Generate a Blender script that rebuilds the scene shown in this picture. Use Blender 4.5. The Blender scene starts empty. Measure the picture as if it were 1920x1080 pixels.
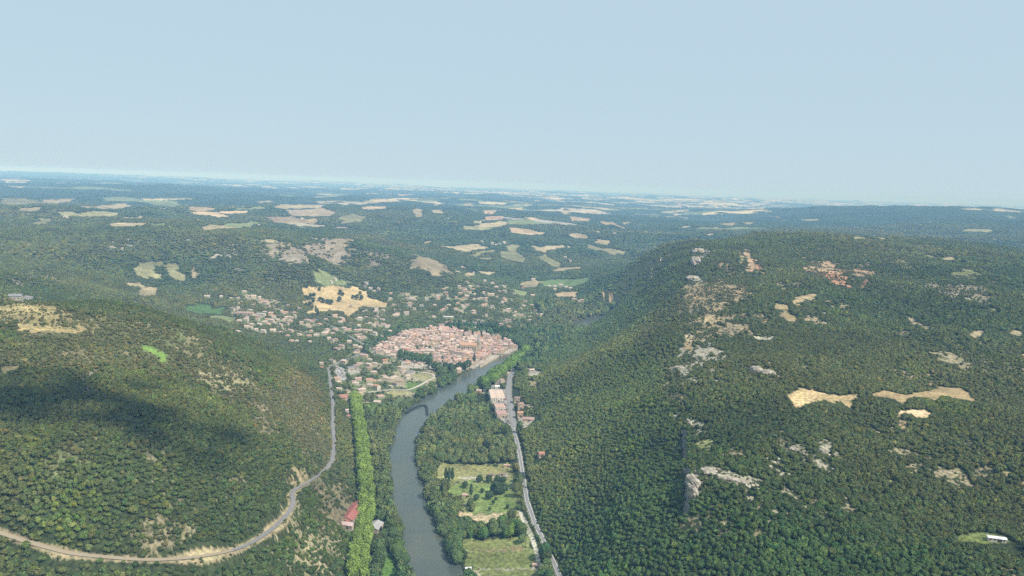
import bpy, bmesh, math, random
import numpy as np
from mathutils import Vector, Matrix, Euler

random.seed(7)
RNG = np.random.default_rng(11)
scene = bpy.context.scene
C = scene.collection
R = math.radians

# ------------------------------------------------------------------ camera
CAM_Z = 400.0
FPX = 1450.0
PITCH = R(7.66)
ROLL = R(1.88)
_r0 = np.array([1.0, 0, 0]); _u0 = np.array([0, math.sin(PITCH), math.cos(PITCH)])
FWD = np.array([0, math.cos(PITCH), -math.sin(PITCH)])
RIGHT = math.cos(ROLL) * _r0 + math.sin(ROLL) * _u0
UP = -math.sin(ROLL) * _r0 + math.cos(ROLL) * _u0
CAM = np.array([0, 0, CAM_Z])

def rays(p):
    p = np.asarray(p, float).reshape(-1, 2)
    d = ((p[:, 0] - 960) / FPX)[:, None] * RIGHT + ((540 - p[:, 1]) / FPX)[:, None] * UP + FWD
    return d / np.linalg.norm(d, axis=1)[:, None]

def on_plane(p, z):
    d = rays(p)
    t = (z - CAM_Z) / d[:, 2]
    return CAM[None, :2] + d[:, :2] * t[:, None]

def project(X):
    v = np.asarray(X, float) - CAM
    w = v @ FWD
    return 960 + FPX * (v @ RIGHT) / w, 540 - FPX * (v @ UP) / w, w

cam_data = bpy.data.cameras.new('camera')
cam = bpy.data.objects.new('camera', cam_data)
C.objects.link(cam)
cam_data.sensor_width = 36
cam_data.lens = FPX / 1920 * 36
cam_data.clip_start = 1
cam_data.clip_end = 200000
M = Matrix(((RIGHT[0], UP[0], -FWD[0], 0), (RIGHT[1], UP[1], -FWD[1], 0), (RIGHT[2], UP[2], -FWD[2], CAM_Z), (0, 0, 0, 1)))
cam.matrix_world = M
scene.camera = cam

# ------------------------------------------------------------------ numpy noise
_tab = RNG.random((256, 256))
def vnoise(x, y, seed=0):
    x = x + seed * 37.31; y = y - seed * 91.77
    xi = np.floor(x).astype(np.int64); yi = np.floor(y).astype(np.int64)
    fx = x - xi; fy = y - yi
    fx = fx * fx * (3 - 2 * fx); fy = fy * fy * (3 - 2 * fy)
    x0 = xi & 255; x1 = (xi + 1) & 255; y0 = yi & 255; y1 = (yi + 1) & 255
    a = _tab[x0, y0]; b = _tab[x1, y0]; c = _tab[x0, y1]; d = _tab[x1, y1]
    return (a + (b - a) * fx) * (1 - fy) + (c + (d - c) * fx) * fy

def fbm(x, y, scale, octv=4, seed=0, gain=0.5):
    s = 0; a = 1; t = 0; x = x / scale; y = y / scale
    for o in range(octv):
        s = s + a * (vnoise(x, y, seed + o * 7) - 0.5); t += a * 0.5
        a *= gain
        x, y = (x * 0.8 - y * 0.6) * 2.03, (x * 0.6 + y * 0.8) * 2.03
    return s / t

def sstep(a, b, x):
    t = np.clip((x - a) / (b - a), 0, 1)
    return t * t * (3 - 2 * t)

# ------------------------------------------------------------------ terrain control points: photo x, y and the height of the ground there
CP = [
 # valley floor and town
 (700,1080,3),(660,1000,4),(664,900,4),(668,800,5),(655,745,7),(640,705,14),(700,700,8),(800,690,6),(850,650,7),(900,620,8),(960,640,6),
 (1000,1080,4),(1042,1070,7),(985,900,7),(965,800,7),(957,700,9),(990,660,9),(1000,600,8),(780,620,11),(700,600,16),(600,620,22),(500,600,32),
 (450,590,38),(600,565,38),(650,550,36),(720,580,22),(850,580,26),(900,555,38),(1000,560,20),(1050,530,20),(1100,560,14),(950,590,12),
 (1100,605,3),(1060,575,10),(760,1080,2),(760,900,2),(900,960,3),(940,1050,3),
 # hills behind the town on the left
 (620,522,48),(810,490,112),(800,518,70),(850,515,60),(700,480,125),(580,470,158),(560,492,135),(540,448,172),(650,455,158),(430,480,135),(395,560,52),(380,578,45),
 (300,505,92),(280,540,74),(200,470,155),(60,520,158),(0,430,190),(300,432,190),(250,420,182),(250,385,178),(100,400,185),(450,400,175),(600,410,170),
 (470,530,85),(520,500,110),(700,520,70),(720,545,45),(740,500,100),(420,450,175),
 # middle distance, centre
 (950,430,122),(950,405,150),(960,470,75),(880,460,88),(1040,490,60),(1060,535,22),(780,440,100),(765,388,205),(700,400,160),(870,490,60),(900,512,40),
 (1150,470,80),(1120,440,110),(1200,430,105),(1100,400,150),(1180,500,35),(1000,520,28),
 # right-hand slope and plateau
 (1240,455,214),(1310,458,236),(1290,510,192),(1240,482,196),(1222,515,166),(1195,575,96),(1250,540,162),(1265,490,212),(1150,590,30),(1165,640,66),(1080,680,30),(1103,620,10),(1103,640,24),(1115,655,34),(1200,690,108),(1100,750,60),
 (1150,850,74),(1060,880,34),(1150,1000,58),(1250,1000,92),(1080,1000,30),(1200,1080,72),(1120,1080,42),(1220,850,100),(1220,620,130),
 (1290,900,126),(1285,800,130),(1280,720,148),(1270,620,168),(1280,540,190),
 (1400,600,176),(1600,600,178),(1900,600,188),(1400,500,216),(1600,500,218),(1900,480,226),(1750,450,236),(1600,445,238),(1450,445,236),
 (1400,700,157),(1600,740,147),(1780,740,149),(1900,740,152),(1400,850,134),(1700,850,132),(1900,850,142),(1400,1000,112),(1700,1000,118),(1900,1060,122),(1330,920,126),
 # left-hand hill
 (0,548,205),(200,567,196),(350,603,160),(430,628,122),(520,662,78),(600,690,24),
 (100,650,196),(300,650,176),(450,700,130),(550,720,88),(600,760,52),(620,720,26),(624,757,34),(624,796,38),(627,835,42),(621,866,48),(575,907,62),
 (546,925,70),(554,942,70),(521,983,80),(459,1027,90),(369,1047,98),(288,1053,104),(194,1047,110),(78,1025,117),(0,998,122),
 (300,850,155),(100,850,165),(450,850,122),(300,980,124),(100,950,140),(550,850,85),(500,940,90),(400,1080,86),(100,1080,108),(560,1050,58),(600,1000,42),(600,930,48),(636,930,18),(645,1000,10),(645,850,22),
]
# hidden or far ground: photo x, distance, height
CPD = [
 (200,1460,125),(50,1420,140),(350,1480,80),(430,1500,48),(520,1560,34),(0,1900,150),
 (0,25000,300),(500,25000,290),(900,25000,220),(0,14000,215),(960,10000,150),(960,20000,160),(960,60000,170),(0,7000,180),(0,12000,190),(0,60000,230),(500,9000,170),(500,16000,190),
 (1500,60000,170),(1900,60000,180),(1500,5000,165),(1900,4300,165),(1300,4600,110),(1750,8200,300),(1900,8400,296),(1620,7800,255),(1500,7200,200),(1800,6200,215),(1600,6000,195),
 (1900,6300,215),(1350,8000,130),(1250,12000,140),(1900,13000,160),(1600,12000,150),(1200,6000,110),(700,8000,170),(700,13000,185),
 (-400,1500,190),(-400,800,160),(-400,4000,190),(-400,20000,180),(2300,800,130),(2300,2000,200),(2300,6000,220),(2300,20000,170),
 (-400,300,100),(300,300,70),(960,300,25),(1600,300,80),(2300,300,100),(960,100,25),(700,550,12),(800,650,2),(900,650,2),(960,600,6),
]
pts = []
for px, py, z in CP:
    q = on_plane((px, py), z)[0]
    pts.append((q[0], q[1], z))
for px, d, z in CPD:
    v = rays((px, 345 + (px - 960) * 0.0328))[0]
    a = math.atan2(v[0], v[1])
    pts.append((math.sin(a) * d, math.cos(a) * d, z))
pts = np.array(pts)
def polar(x, y):
    return np.arctan2(x, y), np.log(np.hypot(x, y))
pu, pv = polar(pts[:, 0], pts[:, 1])
P = np.stack([pu, pv], 1)
def kern(r):
    return r
n = len(P)
D = np.linalg.norm(P[:, None] - P[None], axis=2)
A = np.zeros((n + 3, n + 3)); A[:n, :n] = kern(D) - 0.004 * np.eye(n)
A[:n, n] = 1; A[:n, n + 1:] = P; A[n, :n] = 1; A[n + 1:, :n] = P.T
W = np.linalg.solve(A, np.concatenate([pts[:, 2], [0, 0, 0]]))
W_, WL = W[:n], W[n:]

# non-uniform polar grid: fine where the photograph looks, coarse behind
az = np.concatenate([np.linspace(-180, -48, 40)[:-1], np.linspace(-48, 48, 1060), np.linspace(48, 180, 40)[1:-1]])
AZ = np.radians(az)
LD = np.concatenate([np.linspace(math.log(40), math.log(480), 90)[:-1], np.linspace(math.log(480), math.log(7000), 880)[:-1], np.linspace(math.log(7000), math.log(70000), 330)])
NA, ND = len(AZ), len(LD)
GA, GL = np.meshgrid(AZ, LD, indexing='ij')
GD = np.exp(GL)
GX = np.sin(GA) * GD; GY = np.cos(GA) * GD
ga = np.clip(GA, R(-60), R(60)).ravel(); gl = np.clip(GL, math.log(80), 99).ravel()
Z = np.zeros(ga.size)
# evaluate on a thinned grid, then interpolate
ia = np.unique(np.concatenate([np.arange(0, NA, 4), [NA - 1]])); il = np.unique(np.concatenate([np.arange(0, ND, 4), [ND - 1]]))
ca = np.clip(AZ[ia], R(-60), R(60)); cl = np.clip(LD[il], math.log(80), 99)
KA, KL = np.meshgrid(ca, cl, indexing='ij')
q = np.stack([KA.ravel(), KL.ravel()], 1)
zc = np.empty(len(q))
for s in range(0, len(q), 20000):
    r = np.sqrt(((q[s:s + 20000, None] - P[None]) ** 2).sum(2))
    zc[s:s + 20000] = kern(r) @ W_ + WL[0] + q[s:s + 20000] @ WL[1:]
zc = zc.reshape(KA.shape)
# light smoothing takes the points off the cones
for _ in range(7):
    pz = np.pad(zc, 1, mode='edge')
    zc = (pz[:-2, 1:-1] + pz[2:, 1:-1] + pz[1:-1, :-2] + pz[1:-1, 2:] + 4 * zc) / 8
tmp = np.stack([np.interp(LD, LD[il], row) for row in zc])
Z = np.stack([np.interp(AZ, AZ[ia], tmp[:, j]) for j in range(ND)], 1)
Z0 = Z.copy()
hill = sstep(8, 60, Z)
far = sstep(4000, 9000, GD)
vfar = sstep(9000, 16000, GD)
Z = Z + hill * (fbm(GX, GY, 260, 4, 1) * 14 + fbm(GX, GY, 60, 3, 5) * 3.5)
gully = -np.abs(fbm(GX, GY, 420, 3, 17)) * 22 + 7
slopey = sstep(20, 90, Z) * (1 - far)
Z = Z + slopey * gully
Z = Z + sstep(2300, 4200, GD) * sstep(30, 90, Z) * (fbm(GX, GY, 1000, 3, 21) * 26 - np.abs(fbm(GX, GY, 1500, 2, 25)) * 18 + 5)
Z = Z + far * fbm(GX, GY, 2200, 4, 23) * 85
Z = Z + vfar * fbm(GX, GY, 7000, 4, 29) * 55
Z = np.clip(Z, 1.6, 340)

# ------------------------------------------------------------------ river
LB = [(943,671),(921,676),(902,687),(871,705),(848,718),(824,732),(793,749),(762,768),(747,790),(735,815),(732,854),(732,885),(737,917),(738,950),(748,975),(757,1003),(764,1033),(770,1064),(776,1090),(820,1200)]
RB = [(966,677),(950,688),(928,704),(888,728),(872,743),(842,758),(826,776),(809,788),(796,797),(784,812),(776,836),(776,862),(784,886),(790,912),(797,940),(807,967),(817,994),(832,1022),(848,1053),(862,1090),(960,1200)]
lb = on_plane(LB, 0); rb = on_plane(RB, 0)
up = on_plane([(975,664),(1010,650),(1045,634),(1075,621),(1093,612),(1103,603)], 0)
def resample(p, m):
    s = np.concatenate([[0], np.cumsum(np.linalg.norm(np.diff(p, axis=0), axis=1))])
    t = np.linspace(0, s[-1], m)
    return np.stack([np.interp(t, s, p[:, 0]), np.interp(t, s, p[:, 1])], 1)
lbr, rbr = resample(lb, 60), resample(rb, 60)
# match each left-bank sample to the nearest right-bank sample
cen, hw = [], []
for a in lbr:
    dd = np.linalg.norm(rbr - a, axis=1); b = rbr[dd.argmin()]
    cen.append((a + b) / 2); hw.append(min(dd.min(), 75) / 2)
cen = np.array(cen)[::-1]; hw = np.array(hw)[::-1]     # now from the near end to the bridge
hw = np.convolve(np.pad(hw, 3, mode='edge'), np.ones(7) / 7, 'valid')
cs = np.stack([np.convolve(np.pad(cen[:, k], 2, mode='edge'), np.ones(5) / 5, 'valid') for k in (0, 1)], 1)
last = up[-1]
ext = np.array([last + (60, 90), last + (160, 200), last + (330, 330), last + (620, 560)])
near = np.array([(30.0, 420.0), (150, 250), (350, 60)])
cen = np.vstack([near[::-1][:0], [(350, 60), (150, 250), (20, 440)], cs, resample(up, 14), ext])
hw = np.concatenate([[30, 30, 30], hw, np.array([17, 13, 10, 9, 9, 9, 9, 9, 9, 12, 20, 30, 34, 34.0]), np.array([24, 9, 9, 9.0])])
RC, RH = cen, hw

def polyline_dist(X, Y, pl, hwid=None):
    """distance to a polyline, and the interpolated value hwid at the nearest point"""
    best = np.full(X.shape, 1e9); val = np.zeros(X.shape)
    for i in range(len(pl) - 1):
        a, b = pl[i], pl[i + 1]
        ab = b - a; L = (ab ** 2).sum() + 1e-9
        t = np.clip(((X - a[0]) * ab[0] + (Y - a[1]) * ab[1]) / L, 0, 1)
        d = np.hypot(X - a[0] - t * ab[0], Y - a[1] - t * ab[1])
        m = d < best
        best[m] = d[m]
        if hwid is not None:
            v = hwid[i] + (hwid[i + 1] - hwid[i]) * t
            val[m] = v[m]
    return best, val
bb = (GX > -700) & (GX < 1400) & (GY > 0) & (GY < 3200)
sd = np.full(GX.shape, 999.0)
dd, hv = polyline_dist(GX[bb], GY[bb], RC, RH)
sd[bb] = dd - hv
Z = np.where(sd < 14, np.where(sd < 0, -3.0, np.clip(-3 + (Z + 3) * sstep(-0.5, 12, sd), -3, 400)), Z)
# keep banks low right next to the water
Z = np.where((sd >= 0) & (sd < 60), np.minimum(Z, 2.0 + sd * 0.25 + sstep(25, 60, sd) * 60), Z)

# rock steps on the edge of the right-hand plateau, facing the valley
STEPZ = np.zeros(GX.shape)
def step(pa, pb, hgt_, za):
    a, b = on_plane([pa], za)[0], on_plane([pb], za)[0]
    m = (GX > min(a[0], b[0]) - 120) & (GX < max(a[0], b[0]) + 120) & (GY > min(a[1], b[1]) - 60) & (GY < max(a[1], b[1]) + 60)
    ab = b - a; L = np.linalg.norm(ab); t = ((GX[m] - a[0]) * ab[0] + (GY[m] - a[1]) * ab[1]) / L ** 2
    s = (ab[1] * (GX[m] - a[0]) - ab[0] * (GY[m] - a[1])) / L * -1
    e_ = sstep(-.05, .12, t) * sstep(1.05, .88, t)
    f_ = sstep(0, 3.5, s) * (1 - sstep(8, 75, s)) * e_
    Z[m] -= hgt_ * f_
    STEPZ[m] = np.maximum(STEPZ[m], (s > -.5) * (s < 4.2) * (e_ > .3))
step((1293,936), (1291,866), 10, 126); step((1289,840), (1287,796), 8, 132)

# bilinear sampling of any grid
iA = np.arange(NA); iD = np.arange(ND)
def sample(G, x, y):
    a, l = np.arctan2(x, y), np.log(np.maximum(np.hypot(x, y), 41))
    fa = np.interp(a, AZ, iA); fl = np.interp(l, LD, iD)
    a0 = np.clip(fa.astype(int), 0, NA - 2); l0 = np.clip(fl.astype(int), 0, ND - 2)
    ta = fa - a0; tl = fl - l0
    return ((G[a0, l0] * (1 - ta) + G[a0 + 1, l0] * ta) * (1 - tl) + (G[a0, l0 + 1] * (1 - ta) + G[a0 + 1, l0 + 1] * ta) * tl)
def height(x, y):
    return sample(Z, np.asarray(x, float), np.asarray(y, float))

LT = np.exp(np.linspace(math.log(430), math.log(40000), 1800))
def ground(p, lift=0.0):
    """photo points -> points on the ground the ray meets"""
    d = rays(p)
    hz = np.hypot(d[:, 0], d[:, 1])
    out = np.zeros((len(d), 3))
    for i in range(len(d)):
        t = LT / hz[i]
        x = d[i, 0] * t; y = d[i, 1] * t; z = CAM_Z + d[i, 2] * t
        below = z < height(x, y) + lift
        k = int(np.argmax(below)) if below.any() else len(LT) - 1
        if k > 0:
            za = z[k - 1] - height(x[k - 1], y[k - 1]) - lift; zb = z[k] - height(x[k], y[k]) - lift
            f = za / (za - zb) if za != zb else 1
            f = min(max(f, 0), 1)
            X = x[k - 1] + (x[k] - x[k - 1]) * f; Y = y[k - 1] + (y[k] - y[k - 1]) * f
        else:
            X, Y = x[0], y[0]
        out[i] = (X, Y, height(X, Y))
    return out
# ------------------------------------------------------------------ roads
def curve0(x, y): return float((x * x + y * y) / (2 * 7.4e6)) if np.isscalar(x) else (x * x + y * y) / (2 * 7.4e6)
ROAD_L = [(614,691),(618,706),(620,726),(624,757),(624,796),(627,835),(622,866),(603,889),(575,907),(550,915),(544,925),(553,940),(545,959),(521,983),(494,1006),(459,1027),(424,1037),(369,1047),(288,1053),(194,1047),(128,1039),(78,1025),(39,1012),(0,998),(-60,985)]
ROAD_R = [(975,668),(966,682),(960,695),(953,711),(951,738),(957,773),(962,804),(970,831),(976,862),(982,901),(988,940),(1003,983),(1023,1021),(1042,1064),(1060,1100),(1090,1160)]
ROAD_T = [(614,691),(640,676),(668,668),(690,657),(712,645),(735,631),(752,618),(790,609),(830,611),(880,612),(930,622),(960,632)]
ROAD_U = [(700,657),(672,640),(640,622),(606,603),(575,592),(548,598),(520,608)]
ROAD_P = [(690,735),(730,731),(765,733),(790,722),(800,715),(818,708),(810,700),(790,698),(772,697)]
ROAD_S = [(1195,582),(1198,570),(1190,556),(1225,530),(1222,508),(1240,488),(1240,478)]
def smooth_line(p, m, it=3):
    q = resample(p, m)
    for _ in range(it):
        q[1:-1] = (q[:-2] + 2 * q[1:-1] + q[2:]) / 4
    return q
def plen(p): return np.linalg.norm(np.diff(p, axis=0), axis=1).sum()
ROADS = []
def mk_road(px, width, name, label):
    g = ground(px)[:, :2]
    m = max(8, int(plen(g) / 7))
    g = smooth_line(g, m, 4)
    h = height(g[:, 0], g[:, 1])
    k = 9
    h = np.convolve(np.pad(h, k // 2, mode='edge'), np.ones(k) / k, 'valid')
    h = np.maximum(h, 2.2) + (1.2 if name == 'slope_road' else 0)
    ROADS.append((g, h, width, name, label))
    return g, h
mk_road(ROAD_L, 4.6, 'corniche_road', None)
mk_road(ROAD_R, 5.2, 'valley_road', None)
mk_road([(964,694),(955,711),(953.5,738),(959.5,773),(964,800)], 9, 'roadside_strip', None)
mk_road(ROAD_T, 6, 'town_road', None)
mk_road(ROAD_U, 6, 'town_road', None)
mk_road(ROAD_P, 5, 'park_path', None)
mk_road(ROAD_S, 5, 'slope_road', None)
RD = np.full(GX.shape, 999.0); RDL = np.full(GX.shape, 999.0)
for i, (g, h, w, nm, _) in enumerate(ROADS):
    x0, y0 = g.min(0) - 60; x1, y1 = g.max(0) + 60
    m = (GX > x0) & (GX < x1) & (GY > y0) & (GY < y1)
    d, hv = polyline_dist(GX[m], GY[m], g, h)
    if nm == 'slope_road': continue
    t = sstep(w * 0.5 + 1.8, w * 0.5 + 8.5, d)
    Z[m] = np.where(sd[m] > 6, (hv - 0.25) * (1 - t) + Z[m] * t, Z[m])
    RD[m] = np.minimum(RD[m], d - w * 0.5)
    if i == 0: RDL[m] = d

# ------------------------------------------------------------------ land cover: polygons traced in the photograph, laid on the ground
def fr(x0, y0, s):
    return lambda *a: [(x0 + a[i] / s, y0 + a[i + 1] / s) for i in range(0, len(a), 2)]
z1 = fr(0, 310, 3); z2 = fr(640, 310, 3); z3 = fr(1280, 310, 3); z1b = fr(420, 520, 6); z2b = fr(680, 590, 6); z4 = fr(0, 660, 2.572)
z5 = fr(1100, 660, 2.3415); z6 = fr(600, 860, 4); zr = fr(860, 660, 5.4); z3b = fr(700, 520, 6); z4b = fr(590, 660, 7.385); px = fr(0, 0, 1)
za = fr(0, 300, 4); zb = fr(480, 300, 4); zc_ = fr(960, 310, 4); zd = fr(1440, 320, 4)
TAN = (.40,.30,.165); PALE = (.46,.38,.25); OLI = (.22,.225,.095); GRN = (.125,.19,.06); BRN = (.30,.225,.14); PINK = (.38,.265,.18); LIME = (.19,.27,.06)
SCR = (.25,.215,.125); ROCK = (.43,.38,.29); RED = (.45,.22,.12); SAND = (.56,.45,.29); GREY = (.30,.28,.25); TERR = (.36,.27,.19)
# (points, colour, tree density left on it, kind)
PO = []
def po(p, c, dens=0.0, warp=0.3): PO.append((p, c, dens, warp))
def blob(x, y, rx, ry, c, dens=0.05, warp=1.1):
    a = np.linspace(0, 2 * math.pi, 13)[:-1]
    rx *= 1.25; ry *= 1.6
    po([(x + rx * math.cos(t) * (0.8 + 0.4 * random.random()), y + ry * math.sin(t) * (0.8 + 0.4 * random.random())) for t in a], c, dens, warp)
# scrub and rocky ground first, fields on top
po(px(0,560,60,563,140,575,210,600,330,612,410,640,450,690,500,740,520,800,480,815,430,760,360,720,280,700,200,690,120,700,60,690,0,700), (.15,.15,.07), .62, 2.5)
po(px(380,690,470,690,480,730,430,750,380,730), SCR, .4, 2)
po(px(395,708,430,700,475,712,470,728,410,726), (.30,.27,.15), .28, 1.5)
po(px(470,755,500,760,515,800,500,812,480,800), SCR, .3, 2)
po(px(560,985,610,960,650,890,655,960,640,1020,600,1080,540,1080,545,1030), SCR, .5, 2.5)
po(px(590,930,650,905,650,960,600,990), (.29,.235,.14), .32, 2)
po(px(560,690,612,720,618,850,590,880,545,860,520,790,480,720), (.14,.135,.075), .68, 2)
po(px(140,700,190,695,180,735,140,745), (.24,.21,.15), .4, 2)
po(px(100,830,150,830,160,860,110,862), (.17,.18,.08), .35, 2)
po(px(240,820,290,805,300,850,250,860), (.17,.17,.09), .55, 2)
po(px(290,950,310,940,330,1000,300,1030,285,1020), SCR, .3, 2)
po(px(320,1020,345,1000,350,1005,330,1035), SCR, .2, 2)
po(z1(0,590,170,570,350,620,390,650,250,670,0,675), (.27,.24,.185), .34, 2.5)
po(z1(1440,510,1500,470,1560,450,1700,440,1850,400,1920,420,1920,500,1750,520,1650,545,1530,540), (.29,.235,.17), .25, 2)
po(z1(1550,520,1620,510,1740,525,1700,545,1560,540), (.34,.28,.21), .1, 1)
po(z1(560,430,620,400,700,420,700,470,640,500,590,480), (.22,.21,.17), .5, 2.5)
po(z1(900,395,1000,392,1100,400,1080,412,930,408), ROCK, .3, 2)
po(z1(1195,510,1240,495,1260,505,1230,528,1200,525), ROCK, .1, 1)
po(z1(1260,460,1290,470,1320,510,1300,515,1275,485), ROCK, .25, 1)
po(z1(1320,575,1350,570,1345,605,1325,600), GREY, .2, 1)
po(z2(0,400,70,460,30,500,0,500), (.30,.24,.16), .2, 1.5)
po(z2(120,500,200,480,290,515,260,545,160,540), (.26,.21,.15), .35, 2)
po(z2(390,520,480,515,560,550,640,610,560,615,430,580), (.28,.225,.14), .06, 1)
po(z3(1110,685,1300,665,1480,660,1640,680,1740,680,1740,770,1650,790,1500,740,1400,700,1200,700), (.30,.255,.18), .26, 1.5)
po(z3(0,660,230,660,370,720,350,740,300,760,320,860,250,960,100,1000,0,1000), (.27,.215,.13), .48, 2.5)
po(z3(640,530,720,540,830,555,780,572,700,560), (.32,.22,.13), .25, 1.5)
po(z3(0,990,100,1000,220,1060,150,1120,0,1060), (.36,.33,.27), .35, 2.5)
po(px(1285,660,1310,650,1350,665,1345,690,1310,700,1290,690), (.36,.32,.25), .28, 2)
po(z5(700,60,870,80,800,110,710,120), (.33,.29,.24), .3, 2)
po(z5(310,70,350,90,400,120,510,170,490,180,380,150), (.30,.25,.15), .25, 1.5)
po(z5(380,60,420,72,470,85,430,100,390,80), ROCK, .05, 1)
po(z5(450,120,480,115,492,130,470,140), ROCK, .1, 1)
po(z5(455,510,560,490,580,540,540,560,490,600,455,620), (.36,.31,.22), .3, 1.5)
po(z5(530,500,560,495,575,545,540,550), ROCK, .05, 1)
po(z5(600,520,680,550,770,575,690,590,610,570), (.50,.45,.34), .1, 1)
po(z5(670,640,780,670,860,710,940,740,910,740,780,705,680,665), (.34,.30,.2), .15, 1)
po(z5(520,740,650,770,590,795,530,770), (.28,.24,.14), .3, 1.5)
po(z5(720,745,790,765,770,795,735,785), (.28,.24,.14), .2, 1.5)
po(z5(870,605,950,640,965,662,925,655), (.34,.30,.2), .1, 1)
po(z5(445,350,510,310,505,335,460,370), (.42,.38,.28), .1, 1)
po(z5(1360,100,1440,110,1560,130,1540,150,1400,140), (.27,.22,.14), .3, 2)
po(z5(1560,20,1700,10,1920,60,1900,100,1620,70), (.2,.18,.10), .55, 2.5)
for x, y, rx, ry, c in [(848,380,10,24,'S'),(915,420,34,8,'R'),(1030,490,30,14,'R'),(1055,425,14,16,'R'),(828,495,9,20,'R'),(840,548,8,8,'R'),(645,450,14,22,'S'),(545,405,30,12,'O'),
                        (1600,535,40,20,'S'),(1697,410,14,16,'S'),(1745,530,16,22,'S'),(1892,572,24,14,'T'),(1495,462,12,6,'S'),(1590,20,30,10,'S'),(1535,135,22,12,'T'),(1650,55,30,8,'S'),
                        (1570,662,14,10,'O'),(1155,670,22,14,'S'),(1270,345,14,12,'S'),(398,183,12,8,'T'),(600,128,7,6,'R'),(950,60,10,20,'S'),(1375,430,40,8,'S'),(470,770,16,14,'S'),(1380,325,26,8,'T'),
                        (390,280,12,8,'R'),(1870,970,14,8,'T'),(1440,500,30,10,'S'),(1340,575,20,7,'O'),(1010,650,20,10,'S')]:
    blob(1100 + x / 2.3415, 660 + y / 2.3415, rx / 2.3415, ry / 2.3415, {'S': (.29,.24,.15), 'R': ROCK, 'O': OLI, 'T': TAN}[c])
for x, y, rx, ry, c in [(1110,260,14,12,'S'),(1285,350,30,44,'S'),(1210,262,24,20,'S'),(700,400,34,12,'O'),(740,510,22,14,'S'),(310,345,22,8,'S'),(1160,640,18,22,'S'),(1130,712,20,10,'S'),(1450,600,24,14,'T'),
                        (1410,630,22,18,'T'),(820,760,22,18,'S'),(860,890,36,18,'S'),(780,930,26,40,'S'),(1085,630,14,8,'S'),(620,462,6,10,'R'),(340,480,60,28,'O'),(1560,640,30,12,'S'),(1600,700,40,40,'S'),
                        (100,660,30,8,'S'),(1430,980,20,60,'S'),(560,340,80,10,'S'),(410,25,60,20,'T'),(570,25,50,16,'O'),(970,10,40,18,'S'),(770,580,14,8,'S')]:
    blob(x / 2.572, 660 + y / 2.572, rx / 2.572, ry / 2.572, {'S': (.22,.19,.11), 'R': ROCK, 'O': (.15,.16,.07), 'T': (.29,.25,.13)}[c], .22)
for x, y, rx, ry, c in [(690,770,60,10,'S'),(540,870,60,8,'S'),(850,920,26,20,'T'),(740,920,30,8,'S'),(600,870,80,8,'S'),(1020,950,60,16,'O'),(1040,1000,50,12,'S'),(1170,1030,14,40,'T'),(1215,1020,16,36,'T'),(420,1060,50,14,'T'),
                        (650,1060,40,12,'S'),(900,1000,60,10,'O'),(500,715,36,8,'S'),(820,750,30,24,'S'),(200,940,80,8,'S'),(560,910,60,10,'T'),(130,965,60,8,'S'),(1500,420,40,8,'O'),(1590,440,50,10,'T'),(1520,675,20,12,'O'),
                        (1720,395,14,8,'S'),(1650,350,10,6,'O'),(1690,352,40,8,'O'),(640,425,20,6,'R'),(680,462,22,6,'R'),(580,470,14,5,'R'),(1020,432,8,8,'R'),(1075,478,12,6,'R'),(230,640,60,10,'S')]:
    blob(x / 3, 310 + y / 3, rx / 3, ry / 3, {'S': (.23,.20,.115), 'R': ROCK, 'O': (.17,.18,.08), 'T': (.29,.25,.135)}[c], .22)
for x, y, rx, ry, c in [(215,565,20,14,'T'),(280,600,12,14,'T'),(315,510,10,20,'O'),(285,482,24,8,'O'),(350,585,12,14,'T'),(545,675,20,10,'S'),(700,480,28,4,'O'),(1215,545,40,8,'O'),(1280,572,60,6,'O'),(1395,518,30,10,'O'),(1290,885,24,16,'S'),
                        (1325,910,20,16,'S'),(1220,940,30,6,'S'),(1620,605,50,20,'O'),(1690,580,14,8,'O'),(1765,815,36,8,'O'),(1765,670,8,40,'S'),(870,770,40,8,'S'),(780,830,16,10,'R'),(770,885,40,6,'S'),(650,672,30,10,'S'),(1010,560,30,6,'S'),
                        (445,970,30,12,'R'),(290,930,30,20,'S'),(350,915,24,16,'S'),(80,745,60,10,'T'),(210,670,30,10,'T'),(180,700,60,10,'T'),(300,710,46,16,'T'),(360,730,24,12,'T'),(430,850,8,20,'T'),(460,870,20,16,'T'),(40,1010,30,20,'T'),
                        (160,860,30,16,'T'),(210,790,24,8,'T'),(70,690,60,10,'T'),(150,1050,50,14,'R'),(60,1060,20,10,'R'),(1560,1020,10,24,'O'),(1700,1000,20,14,'T')]:
    blob(1280 + x / 3, 310 + y / 3, rx / 3, ry / 3, {'S': (.29,.23,.15), 'R': ROCK, 'O': OLI, 'T': (.38,.28,.16)}[c], .08)
# fields
for p in [z1(0,190,130,188,210,200,230,212,120,218,0,222), z1(300,262,380,258,450,270,600,258,670,272,640,285,480,290,350,285), z1(190,325,230,295,285,295,270,325,200,335), z2(680,342,760,338,850,350,830,360,690,358),
          z2(720,320,800,305,780,325), z2(0,290,60,265,140,290,120,310,0,330), z2(720,505,800,480,870,468,860,480,760,512), z2(770,520,850,510,840,528), z1(740,600,800,550,850,538,935,548,900,570,860,560,870,600,910,630,860,638,780,625),
          z1(920,570,960,548,1000,560,990,590,1055,640,1030,655,950,620), z2(1105,510,1150,495,1230,545,1230,575,1190,565), z3(945,400,1030,402,1030,415,970,412), z3(1790,290,1890,288,1880,300), z3(1550,365,1650,355,1745,360,1720,372,1580,368),
          z3(1350,318,1420,318,1400,326), z3(160,340,210,350,180,355), z2b(560,660,700,665,850,700,840,750,700,745,600,710)]:
    po(p, (.27,.25,.125), 0, .3)
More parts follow.
